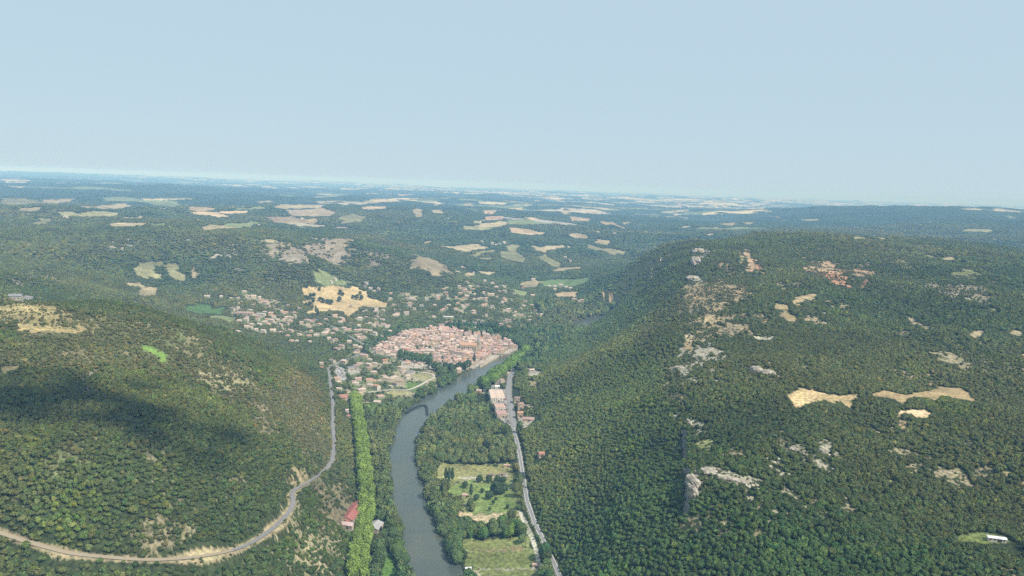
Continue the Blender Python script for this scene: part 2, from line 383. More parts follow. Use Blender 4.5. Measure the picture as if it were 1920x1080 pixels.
for p in [z1(230,200,330,190,430,188,400,205,330,215,240,212), z1(100,240,200,236,265,248,180,255,90,255), z1(430,232,560,225,700,215,765,232,700,240,480,240), z1(680,290,810,284,800,302,720,302), z1(600,335,720,320,820,325,815,340,700,342,610,347),
          z1(1135,352,1250,335,1330,350,1280,360,1150,362), z1(1540,235,1700,220,1840,220,1800,240,1600,242), z1(1450,205,1520,200,1540,212,1460,215), z1(720,660,780,660,830,680,800,690,730,675), z1(800,690,885,685,890,730,800,735),
          z2(120,205,320,195,330,210,180,215), z2(405,250,440,238,460,285,415,292), z2(490,252,560,250,580,268,520,268), z2(500,225,540,210,575,228,530,235), z2(680,228,720,212,750,220,700,235), z2(780,325,920,315,940,325,880,345,770,345),
          z2(1210,255,1280,255,1290,275,1250,285), z2(1380,262,1475,262,1470,275,1390,275), z2(1280,382,1340,383,1385,402,1350,410,1290,400), z2(1400,355,1460,370,1450,378), z2(1490,368,1555,380,1540,387), z2(1440,418,1490,420,1515,440,1480,445,1435,435),
          z2(550,455,640,450,700,447,760,440,780,450,825,460,760,475,700,485,620,465), z2(1080,455,1140,460,1200,450,1280,455,1230,465,1170,475,1145,490,1085,475), z2(1170,590,1240,575,1350,568,1350,580,1220,592), z2(1005,655,1080,645,1120,655,1080,685,1020,685),
          z2(690,605,740,598,760,610,720,625,690,625), z2(780,592,870,600,830,615,780,605), z2(1480,618,1530,625,1510,632), z2(460,430,510,425,480,448), z3(0,340,60,338,30,352,0,352), z3(210,330,300,325,310,335,240,340), z3(320,325,410,325,380,338),
          z3(460,292,550,290,540,300),  z3(1050,402,1150,408,1130,418), z3(1660,408,1780,410,1780,416), z3(1500,410,1650,420,1600,424), z3(1455,520,1535,512,1525,532,1470,530), z3(1630,930,1690,930,1690,965,1635,965),
          z3(1760,940,1900,925,1910,965,1840,945), z1(1465,425,1540,412,1550,425,1500,435), z2(1560,320,1640,322,1600,332), z1(1070,570,1095,572,1100,590,1140,610,1100,628,1085,600)]:
    po(p, (.37,.30,.18), 0, .3)
for p in [z1(1060,235,1140,232,1220,245,1150,255,1060,250), z1(1060,262,1200,262,1300,285,1240,292,1100,275), z1(1210,258,1390,252,1395,265,1250,270), z2(90,235,250,228,260,240,130,245), z2(1030,290,1110,300,1060,308), z2(1290,290,1400,300,1395,318,1300,315),
          z2(1465,315,1530,320,1600,350,1590,360,1470,335), z2(945,348,1040,355,1155,380,1130,390,1050,388,950,375), z2(800,258,830,254,900,258,850,275,800,275), z2(1195,720,1240,708,1330,708,1330,738,1220,738), z2(1460,735,1500,725,1540,735,1500,752),
          z3(105,384,170,384,185,390,112,390), z5(1360,290,1390,260,1480,250,1530,280,1470,290,1400,270), zb(1060,255,1140,250,1140,265,1090,268)]:
    po(p, (.46,.34,.21), 0, .25)
po(z1(1500,290,1640,285,1800,310,1760,325,1540,318), BRN); po(z1(1600,250,1820,240,1900,262,1850,285,1640,280), (.32,.25,.17)); po(z2(810,285,915,283,910,305,800,315), PINK)
for p in [z1(575,185,700,180,860,195,1000,205,1060,225,960,235,830,215,600,205), z1(850,325,940,322,925,340,850,340), z1(1250,335,1400,310,1470,325,1400,345,1340,352), z1(1320,240,1480,228,1490,245,1340,250), z2(930,305,1060,300,1130,322,1255,322,1220,328,1100,332,950,330),
          z1(1160,850,1250,845,1330,860,1310,885,1240,870,1180,865), z2(965,695,1050,710,1030,735,980,715), z1b(1010,0,1010,-50,1080,-70,1180,-50,1280,20,1420,50,1300,90,1130,110,1010,70)]:
    po(p, (.19,.215,.095), 0, .3)
po(z1(1035,800,1110,768,1190,790,1200,805,1265,795,1260,835,1180,835,1040,812), (.10,.17,.055))
po(z2(1120,650,1180,635,1400,628,1400,645,1320,680,1130,675), (.15,.21,.08))
po(z2(935,445,1000,445,985,480,1020,500,1030,545,960,535,890,510,900,480,940,485), (.26,.25,.13)); po(z2(1390,440,1440,460,1530,470,1605,482,1590,497,1520,505,1430,475,1390,460), (.33,.29,.16))
po(z1b(870,145,930,110,1080,125,1300,100,1470,115,1600,155,1610,225,1850,300,1820,335,1580,320,1500,345,1500,365,1400,440,1350,420,1340,380,1210,370,1080,385,1020,400,940,400,1010,330,1000,290,900,300,870,270,1040,230,900,210), (.43,.32,.17), 0, .2)
po(z1(0,790,180,770,330,800,400,850,500,900,480,940,300,940,150,925,30,900,0,880), (.35,.29,.14), .14, 1.2)
po(z1(30,895,120,905,300,920,480,920,500,940,300,942,150,927,40,905), (.42,.32,.15), 0, .6)
po(z1(0,795,90,785,180,790,300,810,200,830,60,850,0,850), (.42,.33,.16), .04, 1.2)
po(px(262,649,283,649,300,660,316,679,303,677,285,664), (.17,.26,.06)); po(px(0,690,23,685,41,684,31,691,0,702), (.36,.29,.15))
po(z2b(455,800,520,765,640,775,700,800,600,860,500,840), (.145,.22,.06)); po(z2b(230,860,450,850,560,870,500,900,350,930,280,890), (.33,.30,.14)); po(z2b(700,760,850,790,830,820,720,810), (.42,.34,.27))
po(z5(885,195,940,158,990,163,1050,185,1200,190,1150,238,1130,222,1010,212,915,240), (.42,.31,.165), 0, .2)
po(z5(1250,192,1330,170,1380,185,1500,170,1560,152,1640,156,1680,180,1705,218,1620,203,1560,187,1530,207,1450,195,1380,224,1350,205), (.42,.31,.165), 0, .2)
po(z5(1640,810,1680,797,1720,792,1855,812,1845,838,1640,832), (.16,.185,.06), 0, .2)
po(z3(500,785,560,775,600,800,590,830,660,870,640,882,600,870,560,850,580,810,520,800), (.38,.29,.16)); po(z3(610,760,740,720,770,735,690,770,620,775), (.38,.29,.17))
po(z3(760,612,830,605,835,578,875,572,885,600,1050,602,1045,610,900,612,885,628,960,635,940,645,880,640,880,660,860,650,850,622,800,622), (.50,.25,.15), .05, .5)
blob(1566,513,14,10,(.50,.25,.15)); blob(1572,523,10,8,(.48,.24,.14)); blob(1545,503,24,6,(.40,.28,.17)); blob(1600,510,34,3,(.42,.27,.17)); blob(1400,487,7,14,(.45,.31,.2)); blob(1410,500,6,7,(.47,.26,.17)); po(z3(990,690,1045,630,1050,640,1010,690), (.38,.20,.12))
po(z3(360,490,390,490,375,530,410,560,405,595,370,560,355,520), (.42,.29,.18)); po(z3(95,470,140,465,150,480,115,520,80,545), (.40,.37,.33), .1, .4); po(z3(10,620,100,630,110,650,20,640), ROCK); po(z3(1870,1065,1930,1058,1930,1078), TAN)
# right bank gardens, open ground between them
po(px(826,868,958,866,966,900,974,955,985,985,1000,1020,1014,1062,1018,1095,895,1095,880,1040,872,1012,892,1008,960,1006,990,1004,984,978,900,979,866,966,856,930,832,915), (.19,.21,.08), .16, .5)
po(px(819,876,821,869,957,866,958,890,955,895,818,897), (.27,.255,.105)); po(px(858,895,880,893,954,889,953,902,905,905,862,905), (.26,.25,.12))
po(px(860,895.5,951,890.5,951,893.5,862,898.5), (.5,.45,.36))
po(px(832,920,860,908,880,900,905,908,952,906,958,930,966,945,972,957,893,959,889,930,850,926), (.165,.21,.065))
po(px(852,960,970,959,975,966,900,978,880,974,860,967), (.56,.44,.27), 0, .4); po(px(893,962,930,961,940,964,900,965), (.15,.2,.08))
po(px(868,1014,897,1010,937,1007,968,1010,968,1024,900,1029,868,1028), (.20,.215,.075)); po(px(894,1030,982,1027,1003,1040,1012,1060,907,1066,872,1061,876,1045), (.185,.205,.07)); po(px(905,1067,1012,1064,1014,1090,895,1100), (.19,.205,.075))
po(px(900,1063.5,1012,1059,1012,1063,900,1066), (.36,.33,.25)); po(px(870,1027,966,1023,982,1025,985,1029,890,1030), (.24,.19,.10))
po(px(971,958,977,958,987,976,999,1001,1006,1019,1015,1062,1008,1062,999,1024,991,1004,978,977), (.62,.56,.44), 0, 0)
po(px(885,1072,900,1066,905,1080,895,1095), (.5,.42,.3))
po(px(722,1040,732,1035,740,1060,744,1095,713,1095,717,1060), (.12,.21,.045))
po(zr(330,320,470,380,500,500,530,640,560,790,480,720,430,690,380,600,340,500,300,420), (.34,.31,.28), 0, 0); po(zr(600,660,700,690,760,690,680,770,640,770,610,700), (.50,.43,.34), 0, 0)
po(zr(700,160,840,200,800,240,700,240), (.50,.44,.35), 0, 0); po(zr(690,285,790,290,790,350,740,340), (.40,.32,.18)); po(zr(300,840,420,830,410,870,330,880), (.15,.22,.06)); po(zr(650,520,740,545,800,560,760,560,640,540), (.45,.38,.26))
po(zr(260,330,280,330,275,400,240,430,250,400), (.45,.40,.30), 0, 0)
# pale verges and paved ground
po(px(545,905,570,885,585,893,570,908,548,916), (.32,.255,.15), .25, .8)
po(px(628,685,645,690,650,712,632,712), (.38,.35,.32), 0, 0); po(px(650,690,672,688,675,698,655,703), (.42,.38,.33), 0, 0)

TOWN = px(694,661,715,645,742,630,770,622,800,618,850,617,870,624,900,627,925,630,950,640,968,653,970,661,957,672,935,680,905,692,880,690,858,700,832,692,815,690,812,672,795,664,770,668,745,666,725,667)
PARK = px(750,672,812,672,815,692,752,690)

def pip(X, Y, poly):
    ins = np.zeros(X.shape, bool)
    for i in range(len(poly)):
        x1, y1 = poly[i]; x2, y2 = poly[i - 1]
        c = ((y1 > Y) != (y2 > Y)) & (X < (x2 - x1) * (Y - y1) / (y2 - y1 + 1e-12) + x1)
        ins ^= c
    return ins
# all polygon corners to the ground at once
allp = [q for p, *_ in PO for q in p]
G_ = ground(allp)
col = np.zeros(GX.shape + (3,)); dens = np.ones(GX.shape)
lown = fbm(GX, GY, 300, 3, 41); fine = fbm(GX, GY, 45, 3, 43)
floor_c = np.array([.050, .062, .026])
canopy_c = np.array([.042, .062, .026])
u = sstep(4200, 6500, GD)[..., None]
col[:] = floor_c * (1 - u) + canopy_c * u
col *= (1 + 0.25 * lown)[..., None]
left_hill = (GX < -215) & (GD < 1750)
base_d = np.where(left_hill, 0.99 + 0.34 * lown + 0.26 * fine, 0.99 + 0.10 * lown + 0.10 * fine)
scz = sstep(1100, 1350, GD) * (1 - sstep(2300, 2800, GD)); 
plateau = (GX > 230) & (Z > 105) & (GD < 3300)
base_d = np.where(plateau, 0.98 + 0.25 * fine + 0.2 * lown - scz * (.12 + .35 * np.clip(fbm(GX, GY, 190, 3, 47) * 1.6, 0, 1)), base_d)
dens[:] = np.clip(base_d, 0.35, 1)
thin = np.clip((0.80 - dens) / 0.4, 0, 1)[..., None]
col = col * (1 - thin) + np.array([.19, .165, .09]) * thin
wx = fbm(GX, GY, 1, 1, 3)
field = np.zeros(GX.shape, bool)
k = 0
polyw = []
wA = fbm(GA * 300, GL * 300, 7, 3, 51); wB = fbm(GA * 300, GL * 300, 7, 3, 57)
wC = fbm(GA * 300, GL * 300, 1.6, 2, 61); wD = fbm(GA * 300, GL * 300, 1.6, 2, 63)
for p, c, dn, warp in PO:
    g = G_[k:k + len(p), :2]; k += len(p)
    polyw.append(g)
    d = np.hypot(g[:, 0], g[:, 1]); dmed = np.median(d)
    # a corner whose ray slipped over a crest is brought back beside the others
    pa = np.array(p); hy = 345 + (pa[:, 0] - 960) * .0328
    tol = .05 + .75 * np.ptp(pa[:, 1] - hy) / max(8, (pa[:, 1] - hy).mean())
    g = g * (np.clip(d, dmed * math.exp(-min(tol, .5)), dmed * math.exp(min(tol, .5))) / d)[:, None]

    d = np.hypot(g[:, 0], g[:, 1]); dm = d.mean()
    mrg = dm * 0.02 + 20
    sel = (GX > g[:, 0].min() - mrg) & (GX < g[:, 0].max() + mrg) & (GY > g[:, 1].min() - mrg) & (GY < g[:, 1].max() + mrg)
    if not sel.any(): continue
    w = warp * dm * 0.010
    ins = pip(GX[sel] + (wA[sel] + wC[sel] * 1.1) * w, GY[sel] + (wB[sel] + wD[sel] * 1.1) * w * 2.2, g)
    idx = np.argwhere(sel)[ins]
    I, J = idx[:, 0], idx[:, 1]
    ok = sd[I, J] > 3
    I, J = I[ok], J[ok]
    if dn > 0 and dm > 1300: dn *= .55
    cc = np.array(c) * (1 + 0.10 * RNG.standard_normal())
    tone = 1 + 0.22 * lown[I, J] + 0.25 * fine[I, J] + 0.15 * wC[I, J]
    col[I, J] = cc * tone[:, None]
    dens[I, J] = dn
    if dn == 0: field[I, J] = True
# town: paved ground, no forest
town_w = ground(TOWN)[:, :2]
park_w = ground(PARK)[:, :2]
tb = (GX > -700) & (GX < 200) & (GY > 1300) & (GY < 2700)
ti = np.zeros(GX.shape, bool); ti[tb] = pip(GX[tb], GY[tb], town_w)
col[ti & (sd > 1)] = (.36, .31, .27); dens[ti] = 0
pi_ = np.zeros(GX.shape, bool); pi_[tb] = pip(GX[tb], GY[tb], park_w)
col[pi_] = (.38, .33, .27); dens[pi_] = 0
# suburbs: gardens, drives and lawns between scattered trees
SUB = [ground(p)[:, :2] for p in (px(440,600,500,585,560,580,600,590,680,595,720,590,745,612,700,650,660,670,600,640,540,632,450,625), px(440,540,520,540,540,580,440,600,425,580),
        px(700,590,740,545,800,540,850,535,905,528,950,530,1000,570,1020,600,960,625,900,612,800,612,745,625), px(600,680,650,665,700,662,740,668,815,690,830,705,800,730,770,760,700,770,655,745,620,710))]
sub = np.zeros(GX.shape, bool)
sb = (GX > -1400) & (GX < 400) & (GY > 1000) & (GY < 4000)
for s in SUB:
    sub[sb] |= pip(GX[sb], GY[sb], s)
m = sub & (dens > .3) & ~ti
cell = vnoise(GX / 28, GY / 28, 71); cell2 = vnoise(GX / 14, GY / 14, 77)
gcol = np.where((cell > .74)[..., None], np.array([.30, .26, .17]), np.array([.12, .145, .06]))
col[m] = (gcol * (0.8 + 0.4 * cell2)[..., None])[m]; dens[m] = np.clip(.30 + .6 * (cell < .50), 0, 1)[m]
# road verges
vg = (RD < 1.2) & (RD > -20) & (sd > 2); col[vg] = np.array([.27, .25, .18]); dens[RD < 1.6] = 0; dens[(RD < 3.5) & (GX > 0) & (GY > 1000)] = 0
gx0, gy0 = ROADS[0][0].mean(0) + np.array([-180, 60])
rd_h = polyline_dist(GX, GY, ROADS[0][0][::3])[0] if False else None
vl = (RDL > 2) & (RDL < 5.6 + 3.5 * fine) & (Z > 60); nvl = fine[vl] * .3 + 1
col[vl] = np.array([.29, .235, .14]) * nvl[:, None]; dens[vl] = 0
dens[sd < 1] = 0
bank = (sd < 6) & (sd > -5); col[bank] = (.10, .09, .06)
# bare limestone where the ground is very steep
gz = np.gradient(Z, axis=1) / (np.gradient(GD, axis=1)); ga_ = np.gradient(Z, axis=0) / (GD * np.gradient(GA, axis=0) + 1e-9)
steep = np.hypot(gz, ga_)
# far country: patchwork of pale fields among woods
fm = GD > 3300
X, Y = GX[fm], GY[fm]
best = np.full(X.shape, 1e18); cid = np.zeros(X.shape)
cs_ = 290.0
X2 = X * .62 + fbm(X, Y, 700, 2, 81) * 160; Y2 = Y * 0.9 + fbm(X, Y, 700, 2, 83) * 160
ix = np.floor(X2 / cs_).astype(int); iy = np.floor(Y2 / cs_).astype(int)
for dx in (-1, 0, 1):
    for dy in (-1, 0, 1):
        a, b = (ix + dx) & 255, (iy + dy) & 255
        jx = (ix + dx + _tab[a, b]) * cs_; jy = (iy + dy + _tab[b, a]) * cs_
        dq = (X2 - jx) ** 2 + (Y2 - jy) ** 2
        mm = dq < best; best[mm] = dq[mm]; cid[mm] = _tab[(a * 7 + 3) & 255, (b * 13 + 5) & 255][mm]
prob = 0.34 + 0.75 * fbm(X, Y, 4200, 3, 91) + 0.30 * sstep(9000, 16000, np.hypot(X, Y)) * sstep(-0.25, 0.2, np.arctan2(X, Y))
prob *= sstep(3300, 4100, np.hypot(X, Y)) * np.where((np.hypot(X, Y) < 6500) & (np.arctan2(X, Y) > -.15), .7, 1); prob = np.where((np.arctan2(X, Y) > .22) & (np.hypot(X, Y) < 9500), prob * .22, prob)
prob = np.where((np.arctan2(X, Y) > -.2) & (np.hypot(X, Y) < 5400), 0, prob)
isf = cid < prob
fc = np.stack([.47 + .10 * np.sin(cid * 90), .40 + .07 * np.sin(cid * 90), .27 + .03 * np.cos(cid * 50)], 1)
grn = (np.sin(cid * 400) > .45)[:, None]; fc = np.where(grn, np.array([.17, .20, .09]), fc)
hedge = vnoise(X / 130, Y / 130, 95) > .22
isf &= hedge
cur = col[fm]; fld = field[fm]
upd = isf & ~fld
cur[upd] = fc[upd] ; col[fm] = cur
dfm = dens[fm]; dfm[upd] = 0; dens[fm] = dfm
# canopy height given to the wood floor where single trees are no longer planted
FARTREE = 6200
lift = sstep(FARTREE - 300, FARTREE + 300, GD) * (dens > .3) * (9 + 5 * vnoise(GX / 60, GY / 60, 97))
ZT = Z + lift
Zground = Z
rk_ = STEPZ > .5; col[rk_] = np.array([.20, .19, .18]); dens[rk_] = 0  # step faces: shade of the valley side put into a darker rock colour
col = np.clip(col, .01, .9)

# ------------------------------------------------------------------ materials
def mat(name, color=(.5,.5,.5), rough=.9, spec=.2, metal=0.0):
    m = bpy.data.materials.new(name); m.use_nodes = True
    b = m.node_tree.nodes['Principled BSDF']
    b.inputs['Base Color'].default_value = (*color, 1); b.inputs['Roughness'].default_value = rough
    b.inputs['Specular IOR Level'].default_value = spec; b.inputs['Metallic'].default_value = metal
    return m
def nd(m, t, **k):
    x = m.node_tree.nodes.new(t)
    for a, b in k.items(): setattr(x, a, b)
    return x
def lk(m, a, b): m.node_tree.links.new(a, b)
def mixc(m, fac, a, b, blend='MIX'):
    x = nd(m, 'ShaderNodeMix', data_type='RGBA', blend_type=blend)
    for s, v in ((0, fac), (6, a), (7, b)):
        if hasattr(v, 'links'): lk(m, v, x.inputs[s])
        elif isinstance(v, tuple): x.inputs[s].default_value = (*v, 1)
        else: x.inputs[s].default_value = v
    return x.outputs[2]
def ramp(m, src, stops):
    x = nd(m, 'ShaderNodeValToRGB'); lk(m, src, x.inputs[0])
    e = x.color_ramp.elements
    while len(e) < len(stops): e.new(.5)
    for s, (p, c) in zip(e, stops): s.position = p; s.color = (*c, 1) if isinstance(c, tuple) else (c, c, c, 1)
    return x.outputs[0]
def noisy(m, scale, detail=3, coord='Object', dist=0):
    t = nd(m, 'ShaderNodeTexCoord'); x = nd(m, 'ShaderNodeTexNoise')
    x.inputs['Scale'].default_value = scale; x.inputs['Detail'].default_value = detail; x.inputs['Distortion'].default_value = dist
    lk(m, t.outputs[coord], x.inputs['Vector'])
    return x.outputs['Fac']
def vary(m, base, scale, lo=.75, hi=1.25, detail=3, coord='Object'):
    return mixc(m, 1.0, base, ramp(m, noisy(m, scale, detail, coord), [(.3, lo), (.7, hi)]), 'MULTIPLY')

ground_m = mat('ground_cover', rough=1, spec=.05)
b = ground_m.node_tree.nodes['Principled BSDF']
at_ = nd(ground_m, 'ShaderNodeAttribute', attribute_name='cover')
c1 = vary(ground_m, at_.outputs['Color'], .28, .5, 1.4, 5)
c2 = vary(ground_m, c1, .03, .8, 1.2, 4)
c3 = vary(ground_m, c2, .004, .85, 1.15, 3)
c3 = mixc(ground_m, ramp(ground_m, noisy(ground_m, .09, 5, dist=.6), [(.48, 0.0), (.66, .42)]), c3, mixc(ground_m, 1.0, c3, (.66, .82, .58), 'MULTIPLY'))
lk(ground_m, c3, b.inputs['Base Color'])
bp = nd(ground_m, 'ShaderNodeBump'); bp.inputs['Strength'].default_value = .7; bp.inputs['Distance'].default_value = 1.2
lk(ground_m, noisy(ground_m, .3, 5), bp.inputs['Height']); lk(ground_m, bp.outputs[0], b.inputs['Normal'])

def mesh_np(name, verts, faces4, mats, smooth=False):
    me = bpy.data.meshes.new(name)
    nv, nf = len(verts), len(faces4)
    me.vertices.add(nv); me.vertices.foreach_set('co', np.ascontiguousarray(verts, np.float32).ravel())
    k = faces4.shape[1]
    me.loops.add(nf * k); me.loops.foreach_set('vertex_index', np.ascontiguousarray(faces4, np.int32).ravel())
    me.polygons.add(nf); me.polygons.foreach_set('loop_start', np.arange(0, nf * k, k, dtype=np.int32))
    if smooth: me.polygons.foreach_set('use_smooth', np.ones(nf, bool))
    me.update(calc_edges=True)
    for m_ in mats: me.materials.append(m_)
    return me
def link(name, me, parent=None, loc=None, kind=None, label=None, cat=None, group=None):
    o = bpy.data.objects.new(name, me); C.objects.link(o)
    if parent is not None: o.parent = parent
    if loc is not None: o.location = loc
    if kind: o['kind'] = kind
    if label: o['label'] = label
    if cat: o['category'] = cat
    if group: o['group'] = group
    return o

drop = curve0(GX, GY) if False else GD ** 2 / (2 * 7.4e6)              # the curve of the earth
V = np.stack([GX, GY, ZT - drop], -1).reshape(-1, 3)
I, J = np.meshgrid(np.arange(NA - 1), np.arange(ND - 1), indexing='ij')
a = (I * ND + J).ravel()
Fq = np.stack([a, a + 1, a + ND + 1, a + ND], 1)
# close the ring behind the camera and the disc under it
j = np.arange(ND - 1); a = (NA - 1) * ND + j
Fq = np.vstack([Fq, np.stack([a, a + 1, j + 1, j], 1)])
me = mesh_np('ground', V, Fq[:, ::-1], [ground_m], smooth=True)
ca_ = me.color_attributes.new('cover', 'FLOAT_COLOR', 'POINT')
ca_.data.foreach_set('color', np.concatenate([col.reshape(-1, 3), np.ones((NA * ND, 1))], 1).astype(np.float32).ravel())
g_o = link('ground', me, kind='structure')
vv = V.reshape(NA, ND, 3)[:, 0]
cap = bpy.data.meshes.new('ground_cap'); cap.from_pydata([tuple(v) for v in vv] + [(0, 0, float(vv[:, 2].mean()))], [], [((i + 1) % NA, i, NA) for i in range(NA)])
cap.materials.append(ground_m)
cc_ = cap.color_attributes.new('cover', 'FLOAT_COLOR', 'POINT'); cc_.data.foreach_set('color', np.tile([.06, .08, .035, 1], NA + 1).astype(np.float32))
bm = bmesh.new(); bm.from_mesh(cap); bmesh.ops.recalc_face_normals(bm, faces=bm.faces); bm.to_mesh(cap); bm.free()
link('ground_under_camera', cap, kind='structure')

# ------------------------------------------------------------------ river surface and weir
water = mat('river_water', (.08, .10, .085), .22, .3)
b = water.node_tree.nodes['Principled BSDF']
lk(water, mixc(water, ramp(water, noisy(water, .012, 4, dist=1.5), [(.35, 0.0), (.75, 1.0)]), (.068, .084, .070), (.095, .10, .070)), b.inputs['Base Color'])
bp = nd(water, 'ShaderNodeBump'); bp.inputs['Strength'].default_value = .25; bp.inputs['Distance'].default_value = .12
lk(water, noisy(water, .25, 5), bp.inputs['Height']); lk(water, bp.outputs[0], b.inputs['Normal'])
t = np.gradient(RC, axis=0); t /= np.linalg.norm(t, axis=1)[:, None]; nrm = np.stack([-t[:, 1], t[:, 0]], 1)
for _ in range(3): nrm[1:-1] = (nrm[:-2] + nrm[1:-1] + nrm[2:]) / 3
wv = []
for i in range(len(RC)):
    for s in (-1, -.5, 0, .5, 1):
        q = RC[i] + nrm[i] * s * (RH[i] + 7); wv.append((q[0], q[1], 0.0))
wf = np.array([[i * 5 + k_, i * 5 + k_ + 1, i * 5 + k_ + 6, i * 5 + k_ + 5] for i in range(len(RC) - 1) for k_ in range(4)])
me = mesh_np('river', np.array(wv), wf, [water]);
bm = bmesh.new(); bm.from_mesh(me)
for f in bm.faces:
    if f.normal.z < 0: f.normal_flip()
bm.to_mesh(me); bm.free()
link('river', me, kind='structure')

# ------------------------------------------------------------------ road ribbons
asphalt = mat('road_asphalt', (.22, .21, .20), .9); 
lk(asphalt, vary(asphalt, (.23, .22, .21), .4, .8, 1.2), asphalt.node_tree.nodes['Principled BSDF'].inputs['Base Color'])
gravel = mat('path_gravel', (.50, .45, .36), .95); paint = mat('road_paint', (.75, .75, .72), .7)
def ribbon(g, h, w, off, dz, lo=0.0, hi=1.0):
    t = np.gradient(g, axis=0); t /= np.linalg.norm(t, axis=1)[:, None] + 1e-9; nn = np.stack([-t[:, 1], t[:, 0]], 1)
    vs = []
    for i in range(len(g)):
        for s in (off - w / 2, off + w / 2):
            vs.append((g[i, 0] + nn[i, 0] * s, g[i, 1] + nn[i, 1] * s, h[i] + dz))
    return np.array(vs), np.array([[2 * i, 2 * i + 2, 2 * i + 3, 2 * i + 1] for i in range(len(g) - 1)])[:, ::-1]
names = ['corniche_road', 'valley_road', 'roadside_strip', 'town_road', 'suburb_road', 'park_path', 'slope_road']
for i, (g, h, w, nm, _) in enumerate(ROADS):
    v, f = ribbon(g, h, w, 0, .26 if i == 2 else .30)
    me = mesh_np(names[i], v, f, [gravel if i in (5, 6) else asphalt])
    if i == 0:
        me.materials.append(mat('dusty_road', (.33, .27, .185), .95))          # the upper stretch is covered with pale dust
        xq = float(ground([(440, 1031)])[0][0])
        for p_ in me.polygons:
            if p_.center.x < xq and p_.center.y < 700: p_.material_index = 1
    ro = link(names[i], me, kind='structure')
    if i == 1:
        v1, f1 = ribbon(g, h, .35, -w / 2 + .4, .34); v2, f2 = ribbon(g, h, .35, w / 2 - .4, .34)
        me = mesh_np('road_marking', np.vstack([v1, v2]), np.vstack([f1, f2 + len(v1)]), [paint])
        link('road_marking', me, kind='structure')
# ------------------------------------------------------------------ building materials
def tile(name, c):
    m = mat(name, c, .85, .15); lk(m, vary(m, vary(m, c, .9, .72, 1.25, 4), .13, .85, 1.15, 2), m.node_tree.nodes['Principled BSDF'].inputs['Base Color']); return m
ROOFS = [('pink-tiled', tile('roof_tiles_pink', (.46, .31, .255))), ('pale-tiled', tile('roof_tiles_pale', (.54, .42, .34))), ('rose-tiled', tile('roof_tiles_rose', (.38, .25, .215))),
         ('orange-tiled', tile('roof_tiles_orange', (.47, .27, .17))), ('brown-tiled', tile('roof_tiles_brown', (.28, .205, .17))), ('red-tiled', tile('roof_tiles_red', (.40, .19, .13))), ('grey-roofed', tile('roof_slate_grey', (.24, .235, .24)))]
WALLS = [('cream', tile('wall_render_cream', (.53, .44, .32))), ('white', tile('wall_render_white', (.63, .57, .48))), ('stone', tile('wall_stone_pale', (.46, .40, .30))), ('buff', tile('wall_render_buff', (.56, .43, .29)))]
glass = mat('window_glass', (.045, .05, .055), .25, .5); stone = tile('dressed_stone', (.50, .43, .31)); metal = tile('sheet_metal_white', (.70, .69, .67)); rust = tile('rusty_red_sheet', (.33, .12, .10)); palerust = tile('faded_pink_sheet', (.50, .37, .35))
fibre = tile('fibre_cement', (.36, .345, .33)); woodm = tile('dark_timber', (.10, .07, .05))

def quad(bm, pts_, mi=0):
    f = bm.faces.new([bm.verts.new(p) for p in pts_]); f.material_index = mi; return f
def box(bm, x0, x1, y0, y1, z0, z1, mi=0):
    v = [bm.verts.new(p) for p in ((x0,y0,z0),(x1,y0,z0),(x1,y1,z0),(x0,y1,z0),(x0,y0,z1),(x1,y0,z1),(x1,y1,z1),(x0,y1,z1))]
    for ix_ in ((0,3,2,1),(4,5,6,7),(0,1,5,4),(1,2,6,5),(2,3,7,6),(3,0,4,7)):
        bm.faces.new([v[i] for i in ix_]).material_index = mi
def walls_bm(L, Wd, H, rise, hip=False, win=True, base=-2.5):
    """ridge along x; windows as recessed-looking dark panes 4 cm proud of the render"""
    bm = bmesh.new(); x, y = L / 2, Wd / 2
    for s in (-1, 1):
        quad(bm, [(-x * s, -y * s, base), (x * s, -y * s, base), (x * s, -y * s, H), (-x * s, -y * s, H)])
        if hip: quad(bm, [(x * s, -y * s, base), (x * s, y * s, base), (x * s, y * s, H), (x * s, -y * s, H)])
        else: quad(bm, [(x * s, -y * s, base), (x * s, y * s, base), (x * s, y * s, H), (x * s, 0, H + rise), (x * s, -y * s, H)])
    if win:
        nf = max(1, int(H / 2.9)); nx = max(2, int(L / 2.9))
        for f in range(nf):
            z = .9 + f * 2.8
            for i in range(nx):
                cx = -x + L * (i + .5) / nx
                for s in (-1, 1): quad(bm, [(cx - .5 * s, (y + .04) * s, z), (cx - .5 * s, (y + .04) * s, z + 1.4), (cx + .5 * s, (y + .04) * s, z + 1.4), (cx + .5 * s, (y + .04) * s, z)][::1], 1)
            for i in range(2):
                cy_ = -y + Wd * (i + .5) / 2
                for s in (-1, 1): quad(bm, [((x + .04) * s, cy_ - .45 * s, z), ((x + .04) * s, cy_ + .45 * s, z), ((x + .04) * s, cy_ + .45 * s, z + 1.3), ((x + .04) * s, cy_ - .45 * s, z + 1.3)], 1)
    return bm
